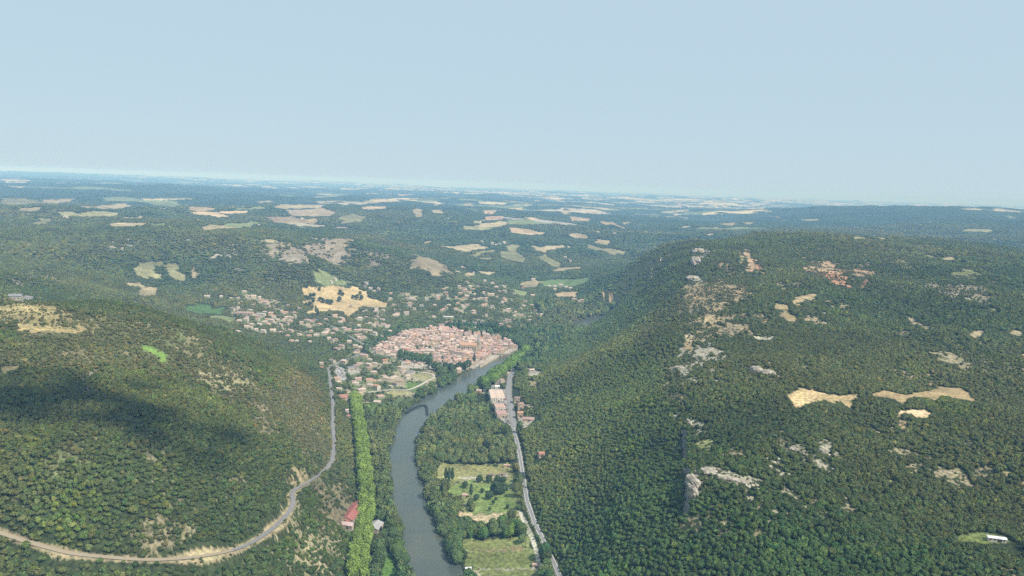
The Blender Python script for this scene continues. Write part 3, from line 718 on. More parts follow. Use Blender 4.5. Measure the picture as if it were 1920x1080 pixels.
def roof_bm(L, Wd, H, rise, hip=False, ov=.45, th=.28):
    bm = bmesh.new(); x, y = L / 2 + ov, Wd / 2 + ov; k = rise / (Wd / 2); ze = H - ov * k
    if hip:
        rx = max(x - y * .95, .2)
        T_ = [(-x,-y,ze+th),(x,-y,ze+th),(x,y,ze+th),(-x,y,ze+th),(-rx,0,H+rise+th),(rx,0,H+rise+th)]
        for f in ((0,1,5,4),(1,2,5),(2,3,4,5),(3,0,4)): bm.faces.new([bm.verts.new(T_[i]) for i in f])
        for i in range(4):
            a_, b_ = T_[i], T_[(i + 1) % 4]; quad(bm, [(a_[0],a_[1],ze),(b_[0],b_[1],ze),b_,a_])
        quad(bm, [(-x,y,ze),(x,y,ze),(x,-y,ze),(-x,-y,ze)])
    else:
        sec = [(-y, ze), (0, H + rise), (y, ze), (y, ze + th), (0, H + rise + th), (-y, ze + th)]
        A_ = [bm.verts.new((-x, a, b_)) for a, b_ in sec]; B_ = [bm.verts.new((x, a, b_)) for a, b_ in sec]
        for i in range(6): bm.faces.new((A_[i], A_[(i + 1) % 6], B_[(i + 1) % 6], B_[i]))
        bm.faces.new((A_[0], A_[5], A_[4], A_[1])); bm.faces.new((A_[1], A_[4], A_[3], A_[2]))
        bm.faces.new((B_[1], B_[4], B_[5], B_[0])); bm.faces.new((B_[2], B_[3], B_[4], B_[1]))
    bmesh.ops.recalc_face_normals(bm, faces=bm.faces)
    return bm
def fin(bm, name, mats):
    me = bpy.data.meshes.new(name); bm.to_mesh(me); bm.free()
    for m_ in mats: me.materials.append(m_)
    return me
SHAPES = [(10, 8.5, 7.2, 1.9, False), (13, 9, 5.2, 2.0, False), (9, 8, 8.6, 1.7, True), (12, 10, 3.6, 2.0, True)]
WM = [[fin(walls_bm(*s), 'walls', [wm, glass]) for _, wm in WALLS] for s in SHAPES]
RM = [[fin(roof_bm(*s), 'roof', [rm]) for _, rm in ROOFS] for s in SHAPES]
bm = bmesh.new(); box(bm, -.45, .45, -.35, .35, -1.2, 1.0); box(bm, -.55, .55, -.45, .45, 1.0, 1.2); CHIM = fin(bm, 'chimney', [WALLS[2][1]])

# ------------------------------------------------------------------ where the ordinary houses stand
HS = []     # x, y, rot, shape, roof, wall, (sx, sy, sz), zone
rh = random.Random(3)
def pick_roof(town): return rh.choices(range(7), (28, 28, 20, 9, 12, 2, 1) if town else (28, 18, 16, 20, 8, 8, 2))[0]
# old town: quarters with their own street direction, terraced rows in each
tc = town_w.mean(0); seeds = []
tmin, tmax = town_w.min(0), town_w.max(0)
while len(seeds) < 17:
    q_ = np.array([rh.uniform(tmin[0], tmax[0]), rh.uniform(tmin[1], tmax[1])])
    if pip(np.array([q_[0]]), np.array([q_[1]]), town_w)[0] and all(np.linalg.norm(q_ - s[0]) > 55 for s in seeds):
        seeds.append((q_, R(rh.uniform(-28, 24) + rh.choice((0, 0, 90)))))
    if rh.random() < .002: break
church_xy = ground([(879, 657)])[0]
for k_, (c0, th_) in enumerate(seeds):
    ct, st = math.cos(th_), math.sin(th_)
    v_ = -180.0; row_i = 0
    while v_ < 180:
        depth = rh.uniform(8.0, 10.0); u_ = -180.0
        while u_ < 180:
            wd = rh.uniform(6.5, 11.5)
            cu, cv = u_ + wd / 2, v_ + depth / 2 + 2.2 * math.sin(cu / 23 + k_) if False else v_ + depth / 2 + 2.5 * math.sin((u_ + wd / 2) / 25 + k_)
            x = c0[0] + cu * ct - cv * st; y = c0[1] + cu * st + cv * ct
            u_ += wd + (0 if rh.random() > .13 else rh.uniform(3, 8))
            dds = sorted((np.hypot(x - s[0][0], y - s[0][1]), i) for i, s in enumerate(seeds))
            if dds[0][1] != k_ or dds[1][0] - dds[0][0] < 9: continue
            if not pip(np.array([x]), np.array([y]), town_w)[0] or pip(np.array([x]), np.array([y]), park_w)[0]: continue
            if sample(sd, np.array([x]), np.array([y]))[0] < 13: continue
            if abs(x - church_xy[0]) < 29 and abs(y - church_xy[1] - 3) < 22: continue
            if rh.random() < .05: continue
            sh = rh.choice((0, 0, 0, 2, 1)); S_ = SHAPES[sh]
            flip = rh.random() < .18
            sx_, sy_ = ((depth if flip else wd) / S_[0], (wd if flip else depth) / S_[1])
            HS.append((x, y, th_ + (math.pi / 2 if flip else 0), sh, pick_roof(True), rh.choices(range(4), (5, 2, 4, 4))[0], (sx_ * .985, sy_ * .985, rh.uniform(.72, 1.2) * 7.4 / S_[2]), 'town'))
        v_ += depth + (0 if row_i % 2 == 0 else rh.uniform(4, 6)); row_i += 1
TOWN_N = len(HS)
def hrow(fr_, lst, zone='suburb'):
    P_ = [fr_(a[0], a[1])[0] for a in lst]
    G2 = ground([(p[0], p[1] + 1.0) for p in P_])
    for a, g in zip(lst, G2):
        rf = a[2] if len(a) > 2 and a[2] is not None else pick_roof(False)
        wl = a[3] if len(a) > 3 and a[3] is not None else rh.choices(range(4), (5, 4, 1, 2))[0]
        sc_ = (a[4] if len(a) > 4 else rh.uniform(.85, 1.15)) * .80
        HS.append((g[0], g[1], R(rh.uniform(-30, 30)), rh.choice((1, 3, 3, 0)), rf, wl, (sc_ * rh.uniform(.9, 1.3), sc_, sc_ * rh.uniform(.85, 1.1)), zone))
hrow(z4b, [(95,175,0,1),(75,220,5,3),(320,165,0,0,1.3),(410,155,1,0,1.4),(620,165,0,0,1.2),(580,190,2,2),(500,230,6,2,1.2),(760,105,1,0),(830,160,1,0),(860,170,0,0),(1090,80,1,0,1.4),(1060,60,1,1,1.3),(1180,215,1,2),(1290,170,0,0,1.2),(1240,160,0,2),(1405,195,1,1),(310,380,0,3),(340,415,1,0,.9),
  (385,445,5,3),(600,385,0,2,1.1),(650,380,4,2),(565,435,1,1,1.1),(540,410,0,0,.8),(755,405,3,0,1.2),(820,400,3,3),(890,395,1,0,.8),(770,465,1,0,.9),(985,360,1,1,1.1),(960,330,0,0),(930,315,0,2,.9),(1100,350,1,0),(1060,370,1,0),(1290,355,1,1),(1120,465,4,2,1.3),(1060,490,1,2,.8),
  (335,520,1,0,.9),(650,525,1,0,1.3),(620,585,0,0,1.2),(700,600,1,0,1.0),(395,640,5,3,1.4),(370,610,3,0,.8),(440,610,5,3,.8),(695,720,0,0,1.1),(740,715,1,0,.7),(870,710,1,0,1.2),(910,720,1,1,.8),(1100,750,4,3,1.1),(450,825,1,1,.7),(490,895,5,2,1.1),(1600,455,0,1,.8),(1660,480,0,0,.7),(1570,430,0,0,.6),(1640,430,1,0,.6),(1560,475,1,1,.6)])
hrow(z1b, [(100,360),(160,345,1,1,.8),(330,215,1,0,1.1),(400,235,1,0),(430,260),(470,270,None,None,.8),(500,325),(80,230,1,0,.8),(285,210,1,0,.8),(250,480),(310,530),(460,500,1,1,1.2),(430,490,1,1),(480,470),(400,530),(340,540),(570,510),(610,490),(640,490,1,0),(670,475,1,0),(700,460,1,0),(730,455,1,0),(760,450,1,0),(800,440,1,0),(840,440,1,0),(880,440,1,0),
  (640,545,1,0),(255,570,1,0),(300,570,1,1),(340,575,1,0),(360,590,1,1),(550,600,1,1),(155,605,1,1,.8),(750,600,0,0),(630,615),(980,600,0,0),(1010,605),(1040,650,1,1,1.2),(1135,635,1,0,1.1),(850,640,1,1,.8),(1160,590),(1250,590,0,0,1.2),(1290,605),(1350,570,1,1,1.1),(1400,590,2,0),(1370,600,2,0),(760,715,0,0),(820,715,1,1,.9),(965,720,1,1,.8),(1010,720,1,1,.8),
  (1180,695,1,0),(1220,710,2,2),(1260,705,0,0),(1500,600,0,0,1.2),(1540,590,0,0,1.2),(1590,600,0,0),(1640,600,1,0),(1530,640,0,2),(1500,650,0,0,.9),(1520,690,1,3),(1550,700,2,2),(1700,645,1,1,1.2),(1740,650,1,1),(1770,680,1,0,.9),(1410,730,1,0),(1480,790,1,0),(1530,785,1,0),(1500,835,4,3,1.4),(1480,850,1,0),(1560,840,1,0),(1600,825,1,0,1.1),(1640,800,1,0),(1670,785),(1700,770),(1750,740),
  (1730,745,1,0,.9),(1640,930,1,0,1.1),(1310,500,1,1,1.2),(1340,490),(1380,490,1,0),(1530,475,1,1,1.2),(1570,475,1,0),(1600,370,1,1),(1570,380,1,0,.8),(1710,365,1,1,1.3),(1740,370,1,1),(1790,372,1,0,1.1),(1700,390,0,0,.9),(1430,325,2,0,1.0),(1460,330,2,2),(1600,70,1,1,1.2),(1580,100,4,0),(1650,125,1,1),(1690,150,1,0),(1740,135,1,2),(1560,95,0,0,.8),(1250,25,1,1,1.1),(1205,52,1,1),
  (930,480,2,0),(960,490),(990,500,2,3),(1000,485,5,0,.9),(720,310),(745,315),(850,350),(560,450),(500,520),(380,480),(940,540),(960,560)])
hrow(z3b, [(1090,115,1,0,1.3),(1120,130,0,0),(1030,150,0,0,1.3),(1060,165),(1090,175),(1010,160),(1140,185),(1330,195,1,0,1.3),(1300,200),(1380,110,1,2,1.2),(1470,110,0,1,1.2),(1490,125,0,0),(1480,155,1,2),(1050,210,1,0,1.3),(1020,225),(1000,255),(730,210,1,1,1.2),(730,240,5,0,1.2),(460,250,1,0,1.2),(490,250,1,0),(420,245,1,1),(600,250,1,1,1.1),(630,250,1,1),
  (1210,235,1,0,1.2),(1185,240),(1240,310,0,3,1.2),(1270,300),(850,310,1,0,1.2),(690,310,1,0,1.2),(660,305),(720,315),(1020,330,1,0,1.2),(1000,320),(460,360,1,0),(790,360,0,0,1.2),(820,350),(770,370),(410,300,3,2,1.2),(410,325,0,0),(270,415,0,1,1.3),(250,430,1,0),(300,410,0,0),(380,415,0,1,1.2),(370,400,1,1),(680,445,1,0,1.1),(450,550,1,1),(550,550,1,1,1.2),(590,555,1,0),(640,550,1,0),
  (640,585,1,1),(670,570,0,0),(1520,370,1,0,1.1),(1500,380,1,2),(1600,400,1,2),(1590,430,1,2),(1480,500,4,2,1.4),(1520,490,4,2,1.3),(1440,545,2,2,1.3),(1830,380),(1890,430,1,0,1.2),(1670,435),(1790,205,1,0,1.2),(1470,240),(1450,280),(190,620,1,1),(1750,640,1,1),(1130,240),(950,290),(930,230,3,2),(980,180),(540,320,6,2),(320,190),(195,180),(190,235),(1270,265),(1390,215),(920,235),(1130,400),(1270,430),(1240,180)])
hrow(z2, [(680,570,1,1,1.2),(690,575),(745,600,1,1),(655,600,1,2,1.3),(1080,640,1,1,1.2),(1170,680,1,0,1.5),(1200,682,1,1,1.5),(1235,680,1,0,1.5),(1265,685,1,0,1.3),(1290,690,1,2,1.3),(1280,530,1,1,1.4),(1260,520,1,0,1.4),(1290,540,0,0,1.2),(850,245,1,1,1.6),(838,262,5,1,2.0),(830,265,5,0,1.8),(860,257,1,1,1.6),(850,440,1,1,1.4),(890,440,6,1,1.6),(915,437,1,1,1.6),(935,438,0,1,1.4),(870,446,1,1,1.3),
  (600,300,1,1,1.5),(580,303,1,0,1.3),(1230,790,1,1),(1245,795,1,0),(1100,820,0,0),(1130,845,1,1,1.2),(1060,870,0,0),(1200,700,1,0,1.2),(345,375,1,1,1.3),(1310,755,0,0,1.5),(1340,765,0,0,1.5),(1355,768,0,0,1.4),(790,430,1,1,1.4),(1075,790,0,0),(1020,690),(1045,905,1,1,1.2)], 'farm')
hrow(z1, [(90,765,6,2,2.2),(155,750,6,1,1.5),(1165,738,1,1,1.2),(1245,735,1,1),(1870,655,1,1,1.2),(1885,640,1,1),(1460,335,1,1,1.5),(1700,298,1,1,1.8),(370,298,1,1,2.2),(915,245,1,1,2),(1375,710,1,2),(1290,745),(1340,745)], 'farm')
for (a_, b_) in [(425,315),(430,322),(424,328),(433,330),(440,318),(447,325),(452,320),(427,312),(455,328),(418,323),(437,311),(460,324)]:
    hrow(za, [(a_ * 4 - 0, (b_ - 300) * 0 + rh.uniform(320, 360), 1, None, 1.5)], 'hamlet')
# fill the gardens between with a few more
for s, n_ in zip(SUB, (34, 5, 34, 14)):
    t_ = 0; got = 0
    while got < n_ and t_ < 4000:
        t_ += 1
        x = rh.uniform(*[float(v) for v in (s[:, 0].min(), s[:, 0].max())]); y = rh.uniform(*[float(v) for v in (s[:, 1].min(), s[:, 1].max())])
        A1 = np.array([x]); B1 = np.array([y])
        if not pip(A1, B1, s)[0] or pip(A1, B1, town_w)[0] or sample(sd, A1, B1)[0] < 30 or sample(RD, A1, B1)[0] < 7 or sample(field.astype(float), A1, B1)[0] > 0: continue
        if min((h[0] - x) ** 2 + (h[1] - y) ** 2 for h in HS) < 17 ** 2: continue
        sc_ = rh.uniform(.75, 1.1)
        HS.append((x, y, R(rh.uniform(-40, 40)), rh.choice((1, 3, 3, 0)), pick_roof(False), rh.choices(range(4), (5, 4, 1, 2))[0], (sc_ * 1.1, sc_, sc_ * .95), 'suburb')); got += 1
# keep them apart and off the water and the roads
keep = []
for i, h in enumerate(HS):
    A1, B1 = np.array([h[0]]), np.array([h[1]])
    if i >= TOWN_N:
        if sample(sd, A1, B1)[0] < 14 or sample(RD, A1, B1)[0] < 5: continue
        if pip(A1, B1, town_w)[0]: continue
        if any((k_[0] - h[0]) ** 2 + (k_[1] - h[1]) ** 2 < 10.5 ** 2 for k_ in keep if k_[7] != 'town' or True): continue
    keep.append(h)
HS = keep
HOUSES = [(h[0], h[1], 9.5 * h[6][0] ** .5 if h[7] != 'town' else 8) for h in HS]
zs = height(np.array([h[0] for h in HS]), np.array([h[1] for h in HS]))
dist = np.array([math.hypot(h[0], h[1]) for h in HS])
big_ = np.array([SHAPES[h[3]][0] * h[6][0] * (SHAPES[h[3]][2] * h[6][2] + 3) for h in HS])
sxp, syp, _w = project(np.stack([[h[0] for h in HS], [h[1] for h in HS], zs + 4], 1))
inn = (sxp > 5) & (sxp < 1915) & (syp > 5) & (syp < 1075)
order = np.argsort(-(np.sqrt(big_) / dist) * inn)
solo = set(int(i) for i in order[:285])
LM = {n_: ground([p_])[0][:2] for n_, p_ in {'the church': (880,655), 'the stone bridge': (945,670), 'the round green lawn': (775,724), 'the top of the plane avenue': (668,742), 'the tan field': (650,565), 'the town square trees': (780,672), 'the bend of the left road': (612,691),
      'the white school blocks': (845,604), 'the valley road': (955,740), 'the dark promenade trees': (900,622), 'the hillside above the town': (905,548), 'the green meadow upstream': (1060,527), 'the bright green field': (385,577), 'the quay': (900,690), 'the river weir': (770,765),
      'the road left of the old town': (722,648), 'the far end of the tan field': (590,540), 'the farm fields beyond the town': (930,400), 'the pink camp roofs': (1090,565), 'the left hill field': (60,590)}.items()}
adjs = {'town': 'old-town house', 'suburb': 'house among gardens', 'farm': 'farmhouse', 'hamlet': 'village house'}
buck = {}
for i in solo:
    h = HS[i]; nm = min(LM, key=lambda n_: math.hypot(LM[n_][0] - h[0], LM[n_][1] - h[1]))
    key = (nm, h[4], h[5], h[7]); buck.setdefault(key, []).append((math.hypot(LM[nm][0] - h[0], LM[nm][1] - h[1]), i))
ORD_ = ['first','second','third','fourth','fifth','sixth','seventh','eighth','ninth','tenth','eleventh','twelfth','thirteenth','fourteenth','fifteenth','sixteenth','seventeenth','eighteenth','nineteenth','twentieth']
house_label = {}
for key, lst in buck.items():
    for r_, (_d, i) in enumerate(sorted(lst)):
        q_ = '' if len(lst) == 1 and False else (ORD_[min(r_, 19)] + ' closest to ' if r_ else 'closest to ')
        rn = ROOFS[key[1]][0]; wn = WALLS[key[2]][0]
        house_label[i] = f'{rn} {wn}-walled {adjs[key[3]]}, {q_}{key[0]}'.replace(' among gardens' if len(key[0].split()) > 5 else '@', '')
for i in sorted(solo):
    x, y, th_, sh, rf, wl, sc_, zn = HS[i]
    e = link({'town': 'town_house', 'suburb': 'garden_house', 'farm': 'farmhouse', 'hamlet': 'village_house'}[zn], None, loc=(x, y, float(zs[i]) - curve0(x, y)), label=house_label[i], cat='house',
             group={'town': 'terraced houses of the old town', 'suburb': 'houses among the gardens', 'farm': 'farmhouses among the fields', 'hamlet': 'houses of the far village'}[zn])
    e.rotation_euler = (0, 0, th_); e.scale = sc_
    link('walls', WM[sh][wl], parent=e); ro = link('roof', RM[sh][rf], parent=e)
    if rh.random() < .7:
        S_ = SHAPES[sh]; c_ = link('chimney', CHIM, parent=ro); c_.location = (rh.choice((-.25, .25)) * S_[0], .12 * S_[1], S_[2] + S_[3])
# the rest of the houses, too far and small to tell apart, as one mesh
va, fa_, ma = [], [], []
allm = [m_ for _, m_ in WALLS] + [m_ for _, m_ in ROOFS] + [glass]
for i, (x, y, th_, sh, rf, wl, sc_, zn) in enumerate(HS):
    if i in solo: continue
    Mx = Matrix.Translation((x, y, float(zs[i]) - curve0(x, y))) @ Matrix.Rotation(th_, 4, 'Z') @ Matrix.Diagonal((*sc_, 1))
    for me_, mi in ((WM[sh][wl], {0: wl, 1: 11}), (RM[sh][rf], {0: 4 + rf})):
        o_ = len(va); va += [Mx @ v.co for v in me_.vertices]
        for p in me_.polygons: fa_.append([o_ + k_ for k_ in p.vertices]); ma.append(mi[p.material_index])
me = bpy.data.meshes.new('distant_houses'); me.from_pydata([tuple(v) for v in va], [], fa_); me.polygons.foreach_set('material_index', np.array(ma, np.int32))
for m_ in allm: me.materials.append(m_)
link('distant_houses', me, kind='stuff', label='tiled roofs and pale walls of the smaller, farther houses')

# ------------------------------------------------------------------ larger buildings with parts of their own
def win_me(w_, h_):
    bm = bmesh.new(); box(bm, -w_ / 2, w_ / 2, -.12, .05, 0, h_, 0); box(bm, -w_ / 2 - .1, w_ / 2 + .1, -.25, -.12, -.15, 0, 1); return fin(bm, 'window', [glass, stone])
WIN = win_me(1.2, 1.6); WINL = win_me(1.1, 5.5); DOOR_ = None
bm = bmesh.new(); box(bm, -1.6, 1.6, -.1, .04, 0, 3.2); DOOR_ = fin(bm, 'door', [woodm])
def building(name, p, L, Wd, H, rise, rot, roof, wall, label, bays=1, hip=False, cat='building', wins=5, door=True, dy=0, group=None, clear=True, xy=None):
    g = ground([p])[0] if xy is None else np.array([xy[0], xy[1], float(height(xy[0], xy[1]))])
    x, y = g[0], g[1]
    e = link(name, None, loc=(x, y, g[2] - curve0(x, y)), label=label, cat=cat, group=group); e.rotation_euler = (0, 0, R(rot))
    for b_ in range(bays):
        oy = b_ * (Wd + .02)
        w_ = link('walls', fin(walls_bm(L - b_ * .12, Wd, H, rise, hip, win=False), 'walls', [wall]), parent=e); w_.location.y = oy
        r_ = link('roof', fin(roof_bm(L - b_ * .12, Wd, H, rise, hip, ov=.3 if bays > 1 else .5), 'roof', [roof]), parent=e); r_.location.y = oy
        if bays > 1: r_.location.z = .02 * b_
    for i in range(wins):
        cx = -L / 2 + L * (i + .5) / wins
        if door and i == wins // 2:
            d_ = link('door', DOOR_, parent=e); d_.location = (cx, -Wd / 2 - .03, .05); continue
        for z_ in ([1.2] if H < 6 else [1.2, 4.2]):
            w_ = link('window', WIN, parent=e); w_.location = (cx, -Wd / 2 - .03, z_)
    if clear:
        rr = max(L, Wd * bays) / 2 + 2
        for t_ in (-.35, 0, .35): HOUSES.append((x + t_ * L * math.cos(R(rot)), y + (bays - 1) * Wd / 2 + t_ * L * math.sin(R(rot)), min(rr, Wd * bays / 2 + 5)))
    return e
RF = {n_: m_ for n_, m_ in ROOFS}; WL_ = {n_: m_ for n_, m_ in WALLS}
zp = lambda X, Y: zr(X, Y)[0]
building('factory_shed', zp(392, 492), 25, 19, 7.5, 2.6, 6, RF['pale-tiled'], WL_['white'], 'large white-fronted shed under three pink gabled roofs beside the valley road', bays=3, cat='shed', wins=6)
building('workshop', zp(418, 585), 17, 12, 5.5, 2, 10, RF['pink-tiled'], WL_['white'], 'pink-roofed double workshop below the large white shed', bays=2, cat='shed', wins=4)
building('workshop', zp(435, 655), 17, 12, 5.5, 2, 12, RF['rose-tiled'], WL_['cream'], 'rose-roofed double workshop nearest the green yard', bays=2, cat='shed', wins=4)
building('roadside_house', zp(440, 312), 11, 10, 6, 2, -70, RF['pink-tiled'], WL_['cream'], 'pink-roofed house hugging the valley road north of the large shed', cat='house')
building('roadside_house', zp(392, 322), 12, 9, 5, 2, 80, RF['brown-tiled'], WL_['cream'], 'brown-roofed house left of the pink one beside the trees', cat='house')
building('garage', zp(388, 362), 9, 7, 3.5, 1.5, 15, metal, WL_['white'], 'small white-roofed garage just above the large shed', cat='garage', wins=2)
building('roadside_house', zp(480, 235), 13, 8, 5, 1.8, 62, RF['pink-tiled'], WL_['cream'], 'small pink house at the top end of the roadside row', cat='house')
building('villa', zp(590, 500), 10, 10, 7, 2.2, 0, RF['brown-tiled'], WL_['cream'], 'brown hip-roofed villa at the top of the right-hand roadside group', hip=True, cat='house', wins=3)
building('villa', zp(628, 570), 10, 10, 8.5, 2.4, 5, RF['rose-tiled'], WL_['buff'], 'tall rose-roofed villa in the middle of the right-hand roadside group', hip=True, cat='house', wins=3)
building('villa', zp(622, 650), 9, 8, 6.5, 2, 5, RF['orange-tiled'], WL_['buff'], 'orange-buff house below the tall rose-roofed villa', cat='house', wins=3)
building('long_house', zp(705, 695), 19, 11, 4, 2.2, -4, RF['rose-tiled'], WL_['cream'], 'long low rose-roofed house on the pale yard right of the road', cat='house', wins=6)
building('cottage', zp(835, 1055), 8, 7, 4.5, 2, 20, RF['red-tiled'], WL_['buff'], 'lone brick-red cottage in the wood right of the valley road', cat='house', wins=3)
building('cottage', zp(205, 415), 9, 8, 5.5, 2, -10, RF['pink-tiled'], WL_['buff'], 'pink cottage alone in the trees between river and sheds', cat='house', wins=3)
building('ruined_terrace', zp(735, 190), 11, 8, 3, 1.5, 25, RF['pale-tiled'], WL_['stone'], 'pale stone house on the bare terrace above the right-hand woods', cat='house', wins=3)
building('garden_house', px(872, 931)[0], 7, 5, 3, 1.6, 8, RF['pink-tiled'], WL_['cream'], 'tiny pink-roofed house hidden in the riverside garden', cat='house', wins=2)
building('field_barn', px(950, 875)[0], 8, 4, 2.6, 1, 5, RF['pink-tiled'], WL_['buff'], 'small pink shed at the far right corner of the tan meadow', cat='shed', wins=2)
building('field_barn', px(1003, 1062)[0], 5, 4, 2.6, 1, 0, RF['pink-tiled'], WL_['white'], 'tiny white cabin at the right corner of the nearest meadow', cat='shed', wins=2)
building('garden_shed', px(878, 1069)[0], 6, 4, 2.4, .8, 10, metal, WL_['white'], 'small white shed by the river trees at the bottom', cat='shed', wins=2)
building('stable', px(921, 892.5)[0], 9, 3.5, 2.4, .8, 2, RF['brown-tiled'], WL_['white'], 'low stable in the left of the meadow\'s bottom edge', cat='shed', wins=3)
building('stable', px(941, 891.5)[0], 10, 3.5, 2.4, .8, 2, RF['brown-tiled'], WL_['white'], 'low stable in the right of the meadow\'s bottom edge', cat='shed', wins=3)
building('shelter', px(1868, 1014)[0], 13, 4.5, 2.8, .6, -14, metal, WL_['white'], 'white-roofed shelter on the small clearing in the bottom right corner', cat='shelter', wins=4)
building('mill', px(662, 966)[0], 48, 14, 5, 3, 84, rust, WL_['stone'], 'long rusty red-roofed mill against the foot of the left hill', cat='mill', wins=9)
building('mill_wing', px(656, 979)[0], 17, 6.5, 4, 1.8, 66, rust, WL_['stone'], 'narrow rusty-roofed wing running on from the red mill', cat='building', wins=3)
building('mill_house', px(651, 989)[0], 15, 8, 4.5, 2, -12, palerust, WL_['stone'], 'faded pink-roofed outbuilding at the near end of the red mill', cat='building', wins=4)
building('barn', px(703, 993)[0], 19, 14, 5, 2.6, 80, fibre, WL_['stone'], 'grey-roofed barn between the plane avenue and the river trees', cat='barn', wins=4)
q3 = lambda X, Y: z3b(X, Y)[0]
building('school_block', q3(872, 532), 30, 10, 8, 1.8, -3, RF['brown-tiled'], WL_['white'], 'long white school block behind the old town, left of the purple roofs', wins=8)
building('school_block', q3(1010, 505), 16, 8, 5, 1.4, -3, RF['brown-tiled'], WL_['white'], 'small white block between the long school block and the purple roofs', wins=4)
violet = tile('roof_sheet_violet', (.27, .19, .24))
building('supermarket', q3(1160, 540), 38, 12, 6, 2, -3, violet, WL_['white'], 'wide violet-roofed hall behind the dark promenade trees', bays=2, wins=8)
building('covered_stand', q3(845, 455), 28, 7, 4, 1, -3, metal, WL_['cream'], 'pale flat-roofed stand at the sports ground above the school', wins=6)
building('white_house', q3(760, 570), 14, 11, 9, 3, 35, RF['brown-tiled'], WL_['white'], 'tall white gabled house behind the top left of the old town', cat='house', wins=4)
building('market_house', q3(1150, 592), 13, 9, 7, 2, 0, RF['pale-tiled'], WL_['cream'], 'cream house in the gap between the dark promenade trees', cat='house', wins=4)
q1 = lambda X, Y: z1b(X, Y)[0]
building('long_hall', q1(240, 422), 44, 12, 6, 2.4, -4, RF['rose-tiled'], WL_['cream'], 'long red-roofed hall at the left edge of the suburbs', cat='hall', wins=10)
building('grey_hall', q1(420, 432), 22, 12, 6, 1.8, -4, fibre, WL_['white'], 'grey-roofed hall beside the long red-roofed hall', cat='hall', wins=6)

# ---- church
cx, cy_, cz_ = church_xy
e = link('church', None, loc=(cx, cy_, cz_), label='stone church with an orange roof and pointed spire in the old town', cat='church'); e.rotation_euler = (0, 0, R(-4))
link('nave_walls', fin(walls_bm(38, 16, 14, 4.5, False, win=False), 'nave_walls', [stone]), parent=e); link('nave_roof', fin(roof_bm(38, 16, 14, 4.5, False), 'nave_roof', [RF['orange-tiled']]), parent=e)
bm = bmesh.new(); box(bm, -.7, .7, -2.2, 0, -1, 11.5); box(bm, -.6, .6, -1.4, 0, 11.5, 13); BUT = fin(bm, 'buttress', [stone])
for i in range(8):
    bx_ = -18.3 + i * 5.2
    for s in (0, 1):
        b_ = link('buttress', BUT, parent=e); b_.location = (bx_, -8.02 if s == 0 else 8.02, 0); b_.rotation_euler.z = math.pi * s
    if i < 7:
        w_ = link('window', WINL, parent=e); w_.location = (bx_ + 2.6, -8.05, 4.5)
bm = bmesh.new(); box(bm, -4, 4, -4, 4, -2, 22); box(bm, -4.4, 4.4, -4.4, 4.4, 22, 22.8); tw = link('tower', fin(bm, 'tower', [stone]), parent=e); tw.location = (22.1, 3, 0)
bm = bmesh.new(); bmesh.ops.create_cone(bm, cap_ends=True, segments=8, radius1=3.6, radius2=.1, depth=19); sp = link('spire', fin(bm, 'spire', [tile('spire_stone', (.36,.36,.31))]), parent=tw); sp.location = (0, 0, 32.3)
for s in (-1, 1):
    w_ = link('belfry_opening', WINL, parent=tw); w_.location = (s * 1.7, -4.05, 14.5)
bm = bmesh.new()
for i in range(6):
    a0, a1 = math.pi / 2 + math.pi * i / 6, math.pi / 2 + math.pi * (i + 1) / 6; r_ = 6.5
    quad(bm, [(r_ * math.cos(a0), r_ * math.sin(a0), -2), (r_ * math.cos(a1), r_ * math.sin(a1), -2), (r_ * math.cos(a1), r_ * math.sin(a1), 11), (r_ * math.cos(a0), r_ * math.sin(a0), 11)])
    bm.faces.new([bm.verts.new(p) for p in ((r_ * math.cos(a0), r_ * math.sin(a0), 11), (r_ * math.cos(a1), r_ * math.sin(a1), 11), (0, 0, 14))])
ap = link('apse', fin(bm, 'apse', [stone]), parent=e); ap.location = (-19.05, 0, 0)
HOUSES.append((cx, cy_, 16)); HOUSES.append((cx + 14, cy_, 14)); HOUSES.append((cx - 14, cy_, 14))
# a square stone tower left of the church
g_ = ground([(833, 645)])[0]
bm = bmesh.new(); box(bm, -3, 3, -3, 3, -2, 17); e = link('town_hall_tower', None, loc=tuple(g_), label='square stone tower with a low roof left of the church', cat='tower')
link('tower_walls', fin(bm, 'tower_walls', [stone]), parent=e); link('roof', fin(roof_bm(6, 6, 17, 2, True), 'roof', [RF['rose-tiled']]), parent=e)

